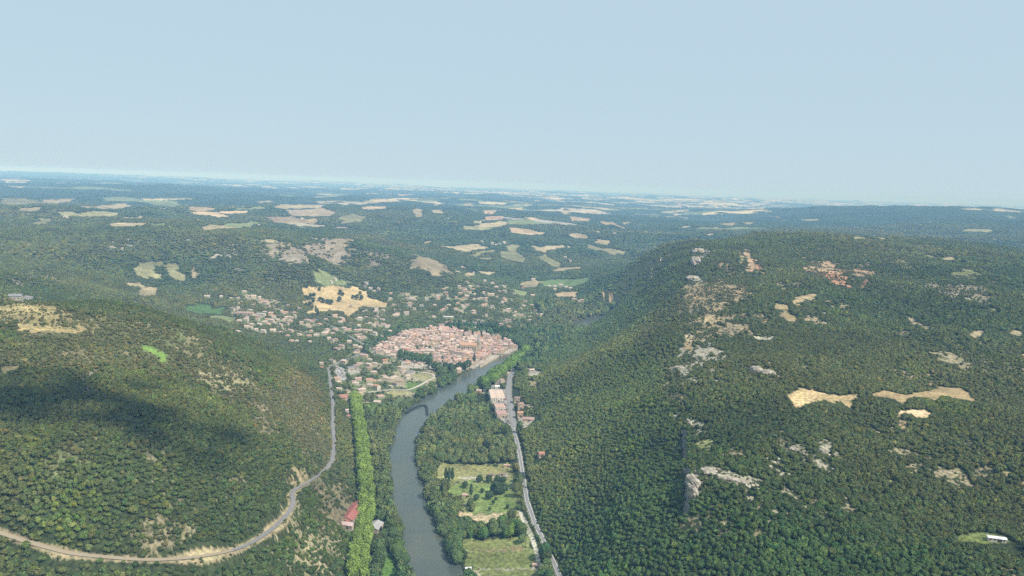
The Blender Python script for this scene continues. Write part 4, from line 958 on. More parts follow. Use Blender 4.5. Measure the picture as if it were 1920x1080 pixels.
# ---- bridge
A_, B_ = on_plane([(936, 669.0)], 0)[0], on_plane([(976, 672.5)], 0)[0]
mid = (A_ + B_) / 2; Lb = np.linalg.norm(B_ - A_) + 24; an = math.atan2(B_[1] - A_[1], B_[0] - A_[0])
e = link('bridge', None, loc=(mid[0], mid[1], 0), label='pale stone arched bridge from the old town to the wooded bank', cat='bridge'); e.rotation_euler = (0, 0, an)
bm = bmesh.new(); na_ = 4; span = Lb / na_; top = 7.2; arc = 14
for s in (-3.5, 3.5):
    for k_ in range(na_):
        x0 = -Lb / 2 + k_ * span + 1.6; x1 = x0 + span - 3.2; xm = (x0 + x1) / 2; ra = (x1 - x0) / 2
        cur = [(xm - ra * math.cos(math.pi * i / arc), .2 + min(ra, 5.2) * math.sin(math.pi * i / arc)) for i in range(arc + 1)]
        for i in range(arc): quad(bm, [(cur[i][0], s, cur[i][1]), (cur[i + 1][0], s, cur[i + 1][1]), (cur[i + 1][0], s, top), (cur[i][0], s, top)])
        for xa, xb in ((x0 - 1.6, x0), (x1, x1 + 1.6)): quad(bm, [(xa, s, -3), (xb, s, -3), (xb, s, top), (xa, s, top)])
        if s < 0:
            for i in range(arc): quad(bm, [(cur[i][0], -3.5, cur[i][1]), (cur[i][0], 3.5, cur[i][1]), (cur[i + 1][0], 3.5, cur[i + 1][1]), (cur[i + 1][0], -3.5, cur[i + 1][1])])
            for xa in (x0, x1): quad(bm, [(xa, -3.5, -3), (xa, 3.5, -3), (xa, 3.5, .2), (xa, -3.5, .2)])
link('arches', fin(bm, 'arches', [stone]), parent=e)
bm = bmesh.new(); box(bm, -Lb / 2, Lb / 2, -3.6, 3.6, top, top + .4); link('deck', fin(bm, 'deck', [asphalt]), parent=e)
for s in (-1, 1):
    bm = bmesh.new(); box(bm, -Lb / 2, Lb / 2, s * 3.75 - .25, s * 3.75 + .25, top - .2, top + 1.3); link('parapet', fin(bm, 'parapet', [stone]), parent=e)
    bm = bmesh.new()
for k_ in range(1, na_):
    bm = bmesh.new(); box(bm, -1.5, 1.5, -5.2, -3.52, -3, 4); p_ = link('pier', fin(bm, 'pier', [stone]), parent=e); p_.location.x = -Lb / 2 + k_ * span

# ---- quay wall and weir
def wall_along(name, pl, z0, z1, th_, m_, label, cat):
    t = np.gradient(pl, axis=0); t /= np.linalg.norm(t, axis=1)[:, None]; nn = np.stack([-t[:, 1], t[:, 0]], 1) * th_ / 2
    bm = bmesh.new(); R_ = []
    for p, n_ in zip(pl, nn):
        R_.append([bm.verts.new((p[0] - n_[0], p[1] - n_[1], z0)), bm.verts.new((p[0] - n_[0], p[1] - n_[1], z1)), bm.verts.new((p[0] + n_[0], p[1] + n_[1], z1)), bm.verts.new((p[0] + n_[0], p[1] + n_[1], z0))])
    for a_, b_ in zip(R_[:-1], R_[1:]):
        for i in range(4): bm.faces.new((a_[i], a_[(i + 1) % 4], b_[(i + 1) % 4], b_[i]))
    bm.faces.new(R_[0]); bm.faces.new(R_[-1][::-1]); bmesh.ops.recalc_face_normals(bm, faces=bm.faces)
    return link(name, fin(bm, name, [m_]), label=label, cat=cat)
wall_along('quay_wall', resample(on_plane([(900,689.5),(912,683),(922,677.5),(932,671.5),(938,668.5)], 0), 14), -3, 5.5, 1.2, stone, 'long pale stone quay wall at the river edge below the old town', 'wall')
weirm = tile('wet_stone', (.03, .032, .03))
wall_along('weir', resample(on_plane([(761,776),(770,769.5),(781,764),(791,761),(798,761),(800,766),(801,779)], 0), 26), -3, 1.9, 4.2, weirm, 'dark hooked stone weir lying across the bend of the river', 'weir')

# ---- cars
paints = [mat('car_paint_white', (.75,.75,.75), .3, .5), mat('car_paint_grey', (.25,.26,.27), .3, .5), mat('car_paint_blue', (.06,.10,.20), .3, .5), mat('car_paint_red', (.35,.04,.03), .3, .5)]
rubber = mat('tyre_rubber', (.03,.03,.03), .8)
def prof(bm, pts_, hw_):
    A_ = [bm.verts.new((x, -hw_, z)) for x, z in pts_]; B_ = [bm.verts.new((x, hw_, z)) for x, z in pts_]; n_ = len(pts_)
    for i in range(n_): bm.faces.new((A_[i], A_[(i + 1) % n_], B_[(i + 1) % n_], B_[i]))
    bm.faces.new(A_[::-1]); bm.faces.new(B_); bmesh.ops.recalc_face_normals(bm, faces=bm.faces)
body = []
for p_ in paints:
    bm = bmesh.new(); prof(bm, [(-2.1,.3),(2.1,.3),(2.15,.75),(1.2,.92),(-1.9,.95),(-2.15,.7)], .88); body.append(fin(bm, 'body', [p_]))
bm = bmesh.new(); prof(bm, [(-1.8,.94),(1.1,.92),(.35,1.42),(-1.3,1.45)], .76); cabin = fin(bm, 'cabin', [glass])
bm = bmesh.new(); bmesh.ops.create_cone(bm, cap_ends=True, segments=12, radius1=.32, radius2=.32, depth=.2, matrix=Matrix.Rotation(math.pi / 2, 4, 'X')); wheel = fin(bm, 'wheel', [rubber])
ci_ = 0; cols_ = ['white', 'grey', 'blue', 'red']
def car(x, y, rot, k_, label, group):
    e = link('parked_car', None, loc=(x, y, float(height(x, y)) + .36), label=label, cat='car', group=group); e.rotation_euler = (0, 0, rot)
    link('body', body[k_], parent=e); link('cabin', cabin, parent=e)
    for a_ in (-1.3, 1.3):
        for b_ in (-.8, .8): w_ = link('wheel', wheel, parent=e); w_.location = (a_, b_, .32)
used_c = {}
for i, (x_, y_) in enumerate([(474,535),(480,560),(486,590),(490,612),(478,640),(492,650),(466,565),(505,690),(515,720),(500,705),(640,745),(655,755),(470,480),(468,455)]):
    q_ = ground(zr(x_, y_))[0]; k_ = rh.randrange(4); used_c[k_] = used_c.get(k_, 0) + 1
    car(q_[0], q_[1], rh.uniform(0, 3.1), k_, f'{cols_[k_]} car in the yards by the roadside sheds, {ORD_[used_c[k_]-1]} {cols_[k_]} one listed from the top', 'cars in the yards by the sheds')
used_c = {}
for i, (x_, y_) in enumerate([(631,690),(636,692),(640,695),(634,698),(642,700),(638,704),(645,690),(648,697),(655,692),(660,694),(666,692),(636,708),(643,708)]):
    q_ = ground([(x_, y_)])[0]; k_ = rh.randrange(4); used_c[k_] = used_c.get(k_, 0) + 1
    car(q_[0], q_[1], rh.uniform(0, 3.1), k_, f'{cols_[k_]} car on the paved lot by the left road end, {ORD_[used_c[k_]-1]} of that colour', 'cars on the lot by the left road')

# ------------------------------------------------------------------ limestone outcrops and cliffs
rockm = mat('limestone', (.5, .47, .42), .95, .1)
lk(rockm, mixc(rockm, ramp(rockm, noisy(rockm, .16, 5, dist=1), [(.38, 0.0), (.60, 1.0)]), (.20, .17, .13), (.46, .41, .33)), rockm.node_tree.nodes['Principled BSDF'].inputs['Base Color'])
def rock(x, y, sx, sy, sz, rot, seed, label, sink=.35, name='limestone_outcrop', cat='rock'):
    bm = bmesh.new(); bmesh.ops.create_icosphere(bm, subdivisions=4, radius=1)
    for v in bm.verts:
        d = v.co.copy(); d = Vector([math.copysign(abs(c) ** .62, c) for c in d]); d *= .8
        p = d * 2.4 + Vector((seed * 3.1, seed, 0)); n1 = mnoise.noise(p) * .22 + mnoise.noise(p * 2.3) * .13 + mnoise.noise(Vector((p.x * 2, p.y * 2, p.z * 7))) * .10
        v.co = Vector((d.x * (1 + n1) * sx, d.y * (1 + n1) * sy, d.z * (1 + n1 * .6) * sz))
    e = link(name, fin(bm, name, [rockm]), loc=(x, y, float(height(x, y)) + sz * (.5 - sink) - curve0(x, y)), label=label, cat=cat); e.rotation_euler.z = R(rot)
    return e
from mathutils import noise as mnoise
RK = [((1309,474),22,46,19,-10,'upper part of the big pale limestone cliff on the far right-hand ridge'),((1304,492),17,40,22,-10,'lower part of the big pale limestone cliff on the far right-hand ridge'),((1299,924),5,12,10,0,'white limestone crag at the near end of the cliff line'),((1300,903),6,16,7,5,'tan and white limestone shelf just above the near crag'),
      ((1292,795),3,16,6,0,'small limestone edge at the middle of the cliff line'),((1330,884),9,10,3.5,0,'broken limestone ledge right of the near cliff top'),((1365,897),12,6,2.6,-15,'long white limestone ledge in the clearing above the right woods'),((1390,903),9,5,2.2,-10,'last white ledge at the right end of the rocky clearing'),
      ((1276,690),11,10,4,10,'white limestone knoll high on the slope edge'),((1292,705),9,8,3,0,'small rock terrace right of the white knoll'),((1420,696),10,16,8,0,'left half of the grey limestone bluff in the plateau woods'),((1440,700),12,12,6,0,'right half of the grey limestone bluff in the plateau woods'),((1300,521),20,18,5,0,'pale rock shelf below the big ridge cliff'),
      ((1545,845),5,6,2.4,0,'pale rock patch in the right-hand woods below the big tan field'),((1490,842),6,5,2,0,'small pale rock ledge in the middle of the right-hand woods')]
for i, (p_, sx_, sy_, sz_, ro_, lb_) in enumerate(RK):
    q_ = ground([p_])[0]; rock(q_[0], q_[1], sx_, sy_, sz_, ro_, i + 1, lb_, sink=.62)
# ------------------------------------------------------------------ trees
leaf = mat('leaves', rough=.75, spec=.15)
b = leaf.node_tree.nodes['Principled BSDF']
at_ = nd(leaf, 'ShaderNodeAttribute', attribute_name='tint', attribute_type='INSTANCER')
vc = nd(leaf, 'ShaderNodeAttribute', attribute_name='shade')
lk(leaf, mixc(leaf, 1.0, at_.outputs['Color'], vc.outputs['Color'], 'MULTIPLY'), b.inputs['Base Color'])
bark = mat('bark', (.12, .09, .065), .95, .1)

def crown_geo(seed, lobes=7, leaves=110, ls=.30, flat=.8, sub=2, conical=False):
    """crown of unit radius, its base at z = 0: lumpy body of lobes plus clumps of leaves standing out of it"""
    rg = random.Random(seed)
    L = []
    for i in range(lobes):
        a = rg.random() * 6.283; rr = rg.uniform(.25, .62) if i else 0
        zz = rg.uniform(.35, 1.0) * flat * (1.15 - rr * .6)
        L.append((Vector((math.cos(a) * rr, math.sin(a) * rr, zz if i else .6 * flat)), rg.uniform(.34, .56) if i else .62))
    bm = bmesh.new(); bmesh.ops.create_icosphere(bm, subdivisions=sub, radius=1)
    cl = bm.loops.layers.float_color.new('shade')
    c0 = Vector((0, 0, .62 * flat))
    for v in bm.verts:
        d = v.co.normalized(); best = .3
        for c, r in L:
            oc = c - c0; bq = d.dot(oc); disc = bq * bq - (oc.length_squared - r * r)
            if disc > 0: best = max(best, bq + math.sqrt(disc))
        if conical:
            h = (d.z + 1) / 2; best = .25 + .75 * (1 - h) if d.z > -.6 else .5
            v.co = Vector((d.x * best * .8, d.y * best * .8, h * 2.4)); continue
        best *= rg.uniform(.88, 1.08)
        p = c0 + d * best; p.z = max(p.z, .08 + .1 * rg.random()); v.co = p
    for f in bm.faces:
        s = rg.uniform(.75, 1.15)
        for l in f.loops: l[cl] = (s, s, s * .95, 1)
    bm.normal_update()
    fs = [f for f in bm.faces if f.normal.z > -.5]
    for i in range(leaves):
        f = rg.choice(fs); p = f.calc_center_median(); nrm_ = f.normal.copy()
        nn = (nrm_ + Vector((rg.uniform(-1, 1), rg.uniform(-1, 1), rg.uniform(-.3, 1))) * .85).normalized()
        p = p + nrm_ * rg.uniform(.0, .20)
        t1 = nn.orthogonal().normalized(); t1.rotate(Matrix.Rotation(rg.random() * 6.28, 3, nn)); t2 = nn.cross(t1)
        s = ls * rg.uniform(.5, 1.1)
        k = rg.choice((4, 5))
        vs = [bm.verts.new(p + (t1 * math.cos(a) + t2 * math.sin(a)) * s * .6 * rg.uniform(.7, 1.2)) for a in [6.283 * q / k for q in range(k)]]
        try: ff = bm.faces.new(vs)
        except ValueError: continue
        sh = rg.uniform(.7, 1.45)
        for l in ff.loops: l[cl] = (sh * rg.uniform(.95, 1.1), sh, sh * .85, 1)
    return bm
def trunk_geo(seed, h, r, bm=None, mi=0, limbs=4):
    rg = random.Random(seed); bm = bm or bmesh.new(); nv0 = len(bm.faces)
    def tube(a, b_, ra, rb, k=6):
        d = (b_ - a).normalized(); t1 = d.orthogonal().normalized(); t2 = d.cross(t1)
        A_ = [bm.verts.new(a + (t1 * math.cos(6.283 * i / k) + t2 * math.sin(6.283 * i / k)) * ra) for i in range(k)]
        B_ = [bm.verts.new(b_ + (t1 * math.cos(6.283 * i / k) + t2 * math.sin(6.283 * i / k)) * rb) for i in range(k)]
        for i in range(k):
            f = bm.faces.new((A_[i], A_[(i + 1) % k], B_[(i + 1) % k], B_[i])); f.material_index = mi
        f = bm.faces.new(B_); f.material_index = mi
    top = Vector((rg.uniform(-.05, .05), rg.uniform(-.05, .05), h))
    tube(Vector((0, 0, -.12)), top, r, r * .55)
    for i in range(limbs):
        a = 6.283 * (i + rg.random() * .5) / limbs
        tube(top * rg.uniform(.7, .95), top + Vector((math.cos(a) * .4, math.sin(a) * .4, rg.uniform(.2, .5))), r * .4, r * .15, 5)
    return bm
def bm_mesh(bm, name, mats):
    me = bpy.data.meshes.new(name); bm.to_mesh(me); bm.free()
    for m_ in mats: me.materials.append(m_)
    return me
# prototypes for the uncountable woods (trunk and crown in one mesh), kept in a collection that is not in the scene
pc = bpy.data.collections.new('wood_tree_kinds')
NPROTO = 9
for i in range(NPROTO):
    bm = crown_geo(100 + i, lobes=5 + i % 4, leaves=110, ls=.38, flat=[.75, .9, 1.05][i % 3])
    for v in bm.verts: v.co.z += .28
    trunk_geo(i, .45, .07, bm, 1, 3)
    po_ = bpy.data.objects.new('wood_tree', bm_mesh(bm, 'wood_tree', [leaf, bark])); pc.objects.link(po_)
# individually built trees: crown and trunk meshes
crowns = [bm_mesh(crown_geo(300 + i, lobes=8, leaves=300, ls=.20, flat=[.8, .95, 1.1][i % 3], sub=3), 'crown', [leaf]) for i in range(7)]
poplars = [bm_mesh(crown_geo(400 + i, leaves=120, ls=.25, conical=True), 'crown', [leaf]) for i in range(2)]
trunks = [bm_mesh(trunk_geo(50 + i, .55, .07), 'trunk', [bark]) for i in range(3)]

# ---- where trees stand
house_xy = np.array([(h[0], h[1]) for h in HOUSES]) if HOUSES else np.zeros((0, 2))
hr = np.array([h[2] for h in HOUSES]) if HOUSES else np.zeros(0)
OCC = np.zeros((700, 1000), bool)          # 4 m cells, x -1400..1400, y 300..4300
for (hx, hy), r in zip(house_xy, hr):
    i0, i1 = int((hx + 1400 - r) / 4), int((hx + 1400 + r) / 4) + 1
    j0, j1 = int((hy - 300 - r - 10) / 4), int((hy - 300 + r) / 4) + 1     # a clear strip in front too
    OCC[max(i0, 0):max(i1, 0), max(j0, 0):max(j1, 0)] = True
def occupied(x, y):
    i = ((x + 1400) / 4).astype(int); j = ((y - 300) / 4).astype(int)
    ok = (i >= 0) & (i < 700) & (j >= 0) & (j < 1000)
    return np.where(ok, OCC[np.clip(i, 0, 699), np.clip(j, 0, 999)], False)

AVE = [(665,745),(669,770),(673,796),(677,825),(679,854),(683,885),(686,913),(687,940),(686,958),(680,990),(676,1020),(673,1049),(671,1080),(669,1110)]
def at_height(p, h):
    """photo points at canopy height h above the valley floor"""
    return on_plane(p, h)
ave = resample(at_height(AVE, 14), 200)
ave = ave[ave[:, 1].argsort()]
ad, _ = polyline_dist(GX[bb], GY[bb], ave[::8]); AD = np.full(GX.shape, 999.0); AD[bb] = ad
dens2 = dens.copy(); dens2[AD < 13.5] = 0
wp_ = on_plane([(1100, 606)], 0)[0]
OPEN = (((dens < .12) & (sd > 0) & (RD > 1) & (STEPZ < .5)) | ((np.abs(GX - wp_[0]) < 40) & (np.abs(GY - wp_[1] + 30) < 75) & (Z < 25))).astype(float)
FXMAX = R(39.5)
def plant(d0, d1, sp, seed):
    rg = np.random.default_rng(seed)
    xm = d1 * math.sin(FXMAX); xs = np.arange(-xm, xm, sp); ys = np.arange(d0 * .75, d1, sp)
    X, Y = np.meshgrid(xs, ys, indexing='ij'); X = (X + (np.round(Y / sp) % 2)[...] * sp / 2).ravel(); Y = Y.ravel()
    X = X + rg.uniform(-.42, .42, X.size) * sp; Y = Y + rg.uniform(-.42, .42, X.size) * sp
    d = np.hypot(X, Y); m = (d >= d0) & (d < d1) & (np.abs(np.arctan2(X, Y)) < FXMAX)
    X, Y = X[m], Y[m]
    dn = sample(dens2, X, Y)
    # the traced edge of a clearing is where the crowns in front of it end, so the clearing itself reaches a little nearer
    gzz = height(X, Y); hgt_ = np.where(gzz < 12, np.where(np.hypot(X, Y) < 1300, 10.0, 7.5), 4.2) if d1 < 2500 else np.full(X.size, 7.0)
    fq = 1 + hgt_ / (CAM_Z - gzz)
    dn = np.where((sample(OPEN, X * fq, Y * fq) > .5), 0, dn); dn = np.where(sample(OPEN, X * (1 + (fq - 1) * .5), Y * (1 + (fq - 1) * .5)) > .5, 0, dn)
    dn = np.where(dn < .12, 0, dn) * np.where(np.abs(dn - np.round(dn, 0)) < 2, 1, 1)
    cr = sp * .42
    for ox in (-1, 1): dn = np.where(sample(OPEN, X + ox * cr, Y) > .5, 0, dn)
    dn = np.where(sample(OPEN, X, Y + cr) > .5, 0, dn)
    m = (rg.random(X.size) < dn) & ~occupied(X, Y) & (sample(sd, X, Y) > 1.5)
    X, Y, dn = X[m], Y[m], dn[m]
    m = (height(X, Y) > 12) | (rg.random(X.size) < .36) | (d0 > 2000)          # big crowns stand wider apart on the valley floor
    return X[m], Y[m], dn[m]
TX, TY, TR, TDN = [], [], [], []
for d0, d1, sp, rr, sdn in ((380, 1350, 3.7, 2.6, 1), (1350, 2400, 4.9, 3.4, 2), (2400, 3800, 8.8, 5.7, 3), (3800, 6300, 15.5, 8.6, 4)):
    x, y, dn = plant(d0, d1, sp, sdn)
    TX.append(x); TY.append(y); TR.append(np.full(x.size, rr)); TDN.append(dn)
TX = np.concatenate(TX); TY = np.concatenate(TY); TR = np.concatenate(TR); TDN = np.concatenate(TDN)
# drop what stands behind other ground for good (back slopes well below the line of sight), with a generous margin
TZ = height(TX, TY); DD = np.hypot(TX, TY)
ff = np.linspace(.35, .985, 60)
vis = np.ones(TX.size, bool)
for f in ff:
    hh = height(TX * f, TY * f); line = CAM_Z + (TZ + 45 - CAM_Z) * f
    vis &= ~(hh > line + 6)
TX, TY, TR, TDN, TZ, DD = [a[vis] for a in (TX, TY, TR, TDN, TZ, DD)]
N = TX.size
rg = np.random.default_rng(5)
sl_r = (TX > 20) & (TZ > 12) & (TZ < 125) & (DD < 2600) & (TX < 420)      # even young wood on the right-hand slope
rip = (TZ < 12) & (DD < 2600) & (sample(sub.astype(float), TX, TY) < .5)
lhill = (TX < -215) & (DD < 1750) & (TZ > 14)
scr = TDN < .75
rad = TR * np.clip(1 + .24 * rg.standard_normal(N), .45, 1.7)
rad = np.where(sl_r & (DD < 1500), rad * .92, rad)
rad = np.where(rip, rad * 1.9, rad)
rad = np.where(scr & (DD < 2400), rad * .74, rad)
rad = np.where(lhill & ~scr, rad * .92, rad)
hgt = (rad * .55 + TR * .40) * rg.uniform(.72, 1.25, N) * np.where(DD > 2400, .62, 1.0)
hgt = np.where(rip, rad * rg.uniform(1.1, 1.5, N), hgt)
big = fbm(TX, TY, 120, 3, 131); reg = fbm(TX, TY, 420, 3, 137); sm = rg.standard_normal(N)
base = np.array([.082, .108, .036])
T = np.tile(base, (N, 1))
T[sl_r] = (.088, .126, .038); T[rip] = (.080, .118, .042); T[lhill] = (.084, .112, .036); T[scr & lhill] = (.115, .125, .048)
T *= (1 + .30 * big + .24 * reg + .11 * sm)[:, None]
mid = fbm(TX, TY, 34, 2, 171); T *= (1 + .22 * mid)[:, None]; hgt = hgt * (1 + .35 * mid)
T[:, 0] *= 1 + .30 * reg + .10 * rg.standard_normal(N)
oliv = (rg.random(N) < .10); T[oliv] *= (1.35, 1.25, 1.0)
lim = (fbm(TX, TY, 70, 2, 151) > .5) & (DD < 1600); T[lim] *= (1.15, 1.2, .95)
dark = rg.random(N) < .05; T[dark] *= .75
gry = rg.random(N) < .03; T[gry] *= (1.5, 1.35, 1.6)
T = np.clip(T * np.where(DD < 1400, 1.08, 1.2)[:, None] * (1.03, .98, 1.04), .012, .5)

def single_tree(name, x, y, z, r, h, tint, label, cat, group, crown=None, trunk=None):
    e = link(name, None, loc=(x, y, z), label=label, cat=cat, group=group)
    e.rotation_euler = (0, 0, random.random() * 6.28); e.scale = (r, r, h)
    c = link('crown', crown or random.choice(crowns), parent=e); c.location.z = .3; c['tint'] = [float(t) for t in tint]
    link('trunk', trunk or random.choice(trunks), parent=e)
    return e
ORD = ['first','second','third','fourth','fifth','sixth','seventh','eighth','ninth','tenth','eleventh','twelfth','thirteenth','fourteenth','fifteenth','sixteenth','seventeenth','eighteenth','nineteenth']
TENS = {20: 'twent', 30: 'thirt', 40: 'fort', 50: 'fift', 60: 'sixt', 70: 'sevent', 80: 'eight', 90: 'ninet'}
def ordinal(n):
    if n <= 19: return ORD[n - 1]
    if n >= 100: return 'hundred and ' + ordinal(n - 100) if n > 100 else 'hundredth'
    t, u_ = n // 10 * 10, n % 10
    return TENS[t] + ('ieth' if u_ == 0 else 'y-' + ORD[u_ - 1])

# ---- the double row of plane trees, each one built
s_ = np.concatenate([[0], np.cumsum(np.linalg.norm(np.diff(ave, axis=0), axis=1))])
cnt = int(s_[-1] / 12.5)
for side, sn in ((-1, 'river-far'), (1, 'riverward')):
    for i in range(cnt):
        t = (i + .5 + random.uniform(-.16, .16)) * 12.5
        x = np.interp(t, s_, ave[:, 0]); y = np.interp(t, s_, ave[:, 1])
        x2 = np.interp(t + 3, s_, ave[:, 0]); y2 = np.interp(t + 3, s_, ave[:, 1])
        dx, dy = x2 - x, y2 - y; L_ = math.hypot(dx, dy) + 1e-6
        x += dy / L_ * side * 4.4; y -= dx / L_ * side * 4.4
        g_ = random.uniform(.8, 1.2)
        single_tree('plane_tree', x, y, float(height(x, y)), random.uniform(5.6, 8.0), random.uniform(8.0, 12.0), (.18 * g_, .255 * g_, .055 * g_),
            f'lime-green plane tree, {ordinal(i + 1)} from the near end of the avenue\'s {"hillside" if side < 0 else "river side"} row', 'tree', 'plane trees of the long avenue')
# ---- lime-coloured and dark big trees by the bridge, on the town promenade and around the park
def row(name, pts_, h0, step, r, hh, tint, labelf, group, jit=1.5, crown=None):
    p = on_plane(pts_, h0); L_ = plen(p); m_ = max(2, int(L_ / step)); q_ = resample(p, m_)
    for i, (x, y) in enumerate(q_):
        x += random.uniform(-jit, jit); y += random.uniform(-jit, jit); g_ = random.uniform(.85, 1.15)
        if sample(sd, np.array([x]), np.array([y]))[0] < 1: continue
        single_tree(name, x, y, float(height(x, y)), r * random.uniform(.88, 1.12), hh * random.uniform(.9, 1.1), tuple(t * g_ for t in tint), labelf(i), 'tree', group, crown)
row('plane_tree', [(906,722),(925,706),(944,692),(962,678),(976,664),(986,652)], 14, 12, 10, 14, (.12,.20,.048), lambda i: f'broad mid-green tree, {ordinal(i+1)} from the near end of the row by the bridge', 'riverside trees below the bridge')
row('plane_tree', [(924,716),(943,701),(962,684),(978,670),(988,660)], 14, 12, 9.5, 14, (.14,.225,.05), lambda i: f'bright green tree beside the valley road, {ordinal(i+1)} from the near end of its row', 'roadside trees below the bridge')
row('plane_tree', [(852,614),(870,614),(884,616)], 11, 11, 7.5, 13, (.06,.12,.045), lambda i: f'dark clipped tree behind the old town, {ordinal(i+1)} from the left of the left promenade clump', 'promenade trees behind the town')
row('plane_tree', [(852,617),(870,617),(884,619)], 11, 11, 7.5, 13, (.06,.12,.045), lambda i: f'dark clipped tree against the back roofs, {ordinal(i+1)} from the left of the front promenade clump', 'promenade trees behind the town')
row('plane_tree', [(898,616),(915,617),(932,620),(950,625),(964,628)], 11, 10, 7.5, 13, (.055,.10,.04), lambda i: f'dark clipped tree behind the spire, {ordinal(i+1)} from the left of the right promenade row', 'promenade trees behind the town')
row('plane_tree', [(898,620),(915,621),(932,624),(950,629),(962,631)], 11, 10, 7.5, 12, (.055,.10,.035), lambda i: f'dark round tree edging the back roofs right of the spire, {ordinal(i+1)} from the left', 'promenade trees behind the town')
row('plane_tree', [(752,665),(768,668),(786,670),(806,673)], 10, 9, 6, 9, (.085,.14,.05), lambda i: f'green plane tree on the back row of the town square, {ordinal(i+1)} from the left', 'plane trees of the town square')
row('plane_tree', [(754,672),(770,675),(788,677),(808,680)], 10, 9, 6, 9, (.075,.125,.045), lambda i: f'green plane tree on the front row of the town square, {ordinal(i+1)} from the left', 'plane trees of the town square')
row('plane_tree', [(780,655),(795,654),(806,656)], 10, 9, 5.5, 8, (.06,.10,.04), lambda i: f'dark tree among the old roofs left of the church, {ordinal(i+1)} from the left', 'trees inside the old town')
row('bank_tree', [(812,690),(832,690),(850,692),(868,688),(880,683)], 10, 11, 7, 10, (.055,.09,.038), lambda i: f'dark green tree below the front roofs of the town, {ordinal(i+1)} from the left', 'dark trees at the foot of the town', 3)
row('bank_tree', [(822,700),(838,705),(852,697)], 8, 11, 6.5, 8, (.10,.14,.06), lambda i: f'pale green willow on the town bank, {ordinal(i+1)} from the left', 'willows on the town bank', 3)
row('roadside_tree', [(752,619),(742,628),(728,637),(715,647),(704,655)], 9, 9, 5.5, 8, (.07,.12,.045), lambda i: f'tree lining the road up the left edge of the old town, {ordinal(i+1)} from the top', 'trees lining the town road')
for x_, y_, k_, lb_ in [(889,676,0,'tall dark poplar standing before the pale quay houses'),(592,583,0,'tall conifer at the lower corner of the tan field'),(804,685,1,'tall dark tree left of the river below the town'),(596,588,1,'slim conifer just below the tan field corner')]:
    q_ = ground([(x_, y_ + 5)])[0]
    single_tree('poplar', q_[0], q_[1], q_[2], 5.5, 8.5, (.045,.075,.035), lb_, 'tree', None, poplars[k_])
# single trees and hedges standing in the big tan field
for i, (x_, y_, r_, lb_) in enumerate([(576,540,5,'round tree at the far left corner of the tan field'),(599,545,5,'lone tree near the top edge of the tan field'),(638,553,8,'largest round tree in the middle of the tan field'),(643,555,5,'small tree joined to the big round one in the tan field'),
    (636,566,7,'lone dark tree below the middle of the tan field'),(675,553,6,'dark tree right of centre in the tan field'),(662,560,6,'left tree of the right-hand clump in the tan field'),(669,562,7,'middle tree of the right-hand clump in the tan field'),(678,563,7,'right tree of the right-hand clump in the tan field'),
    (600,565,7,'left tree of the central clump in the tan field'),(606,568,7,'second tree of the central clump in the tan field'),(614,569,7,'third tree of the central clump in the tan field'),(621,571,7,'right tree of the central clump in the tan field'),(575,561,6,'left tree of the upper hedge in the tan field'),
    (582,558,6,'middle tree of the upper hedge in the tan field'),(589,556,6,'right tree of the upper hedge in the tan field'),(574,575,6,'left tree of the lower hedge in the tan field'),(581,572,6,'middle tree of the lower hedge in the tan field'),(587,569,6,'right tree of the lower hedge in the tan field')]):
    q_ = ground([(x_, y_)])[0]
    single_tree('field_tree', q_[0], q_[1], q_[2], r_, r_ * 1.3, (.06,.085,.045), lb_, 'tree', 'trees standing in the tan field')
for i, (x_, y_, r_, c_, lb_) in enumerate([(919,932,3.2,'d','small cone-shaped tree on the garden lawn, left of the path'),(930,938,2.2,'d','small round shrub on the lower garden lawn, farthest left'),(925,946,2.4,'d','round shrub near the lower edge of the garden lawn'),(952,954,2.4,'d','round shrub at the lower right of the garden lawn'),
    (904,924,3,'d','slim dark tree at the upper left of the garden lawn'),(918,958,2,'d','tiny shrub by the garden hedge'),(872,915,4.5,'d','dark conifer in the row above the upper garden, left'),(836,903,4.5,'c','first dark conifer from the left below the tan meadow'),(842,904,4.5,'c','second dark conifer from the left below the tan meadow'),
    (848,903,4.5,'c','third dark conifer from the left below the tan meadow'),(916,905,5,'d','left one of the dark round trees below the pale path'),(933,905,5,'d','middle one of the dark round trees below the pale path'),(944,906,4.5,'d','right one of the dark round trees below the pale path'),(899,905,5,'d','round green tree under the pale path, left of the dark ones'),
    (918,936,5.5,'d','large round tree in the centre of the garden'),(935,927,7,'d','broad tree right of the garden centre'),(945,925,6.5,'d','rightmost broad tree of the garden centre'),(883,932,4,'c','pointed conifer beside the small garden house'),(893,938,4,'d','dark tree right of the small garden house'),(926,925,6,'d','broad tree left of the garden centre pair')]):
    q_ = ground([(x_, y_)])[0]
    single_tree('garden_tree', q_[0], q_[1], q_[2], r_, r_ * 1.35 if c_ == 'd' else r_ * 1.7, (.055,.09,.045), lb_, 'tree', 'trees in the riverside garden', poplars[i % 2] if c_ == 'c' else None)

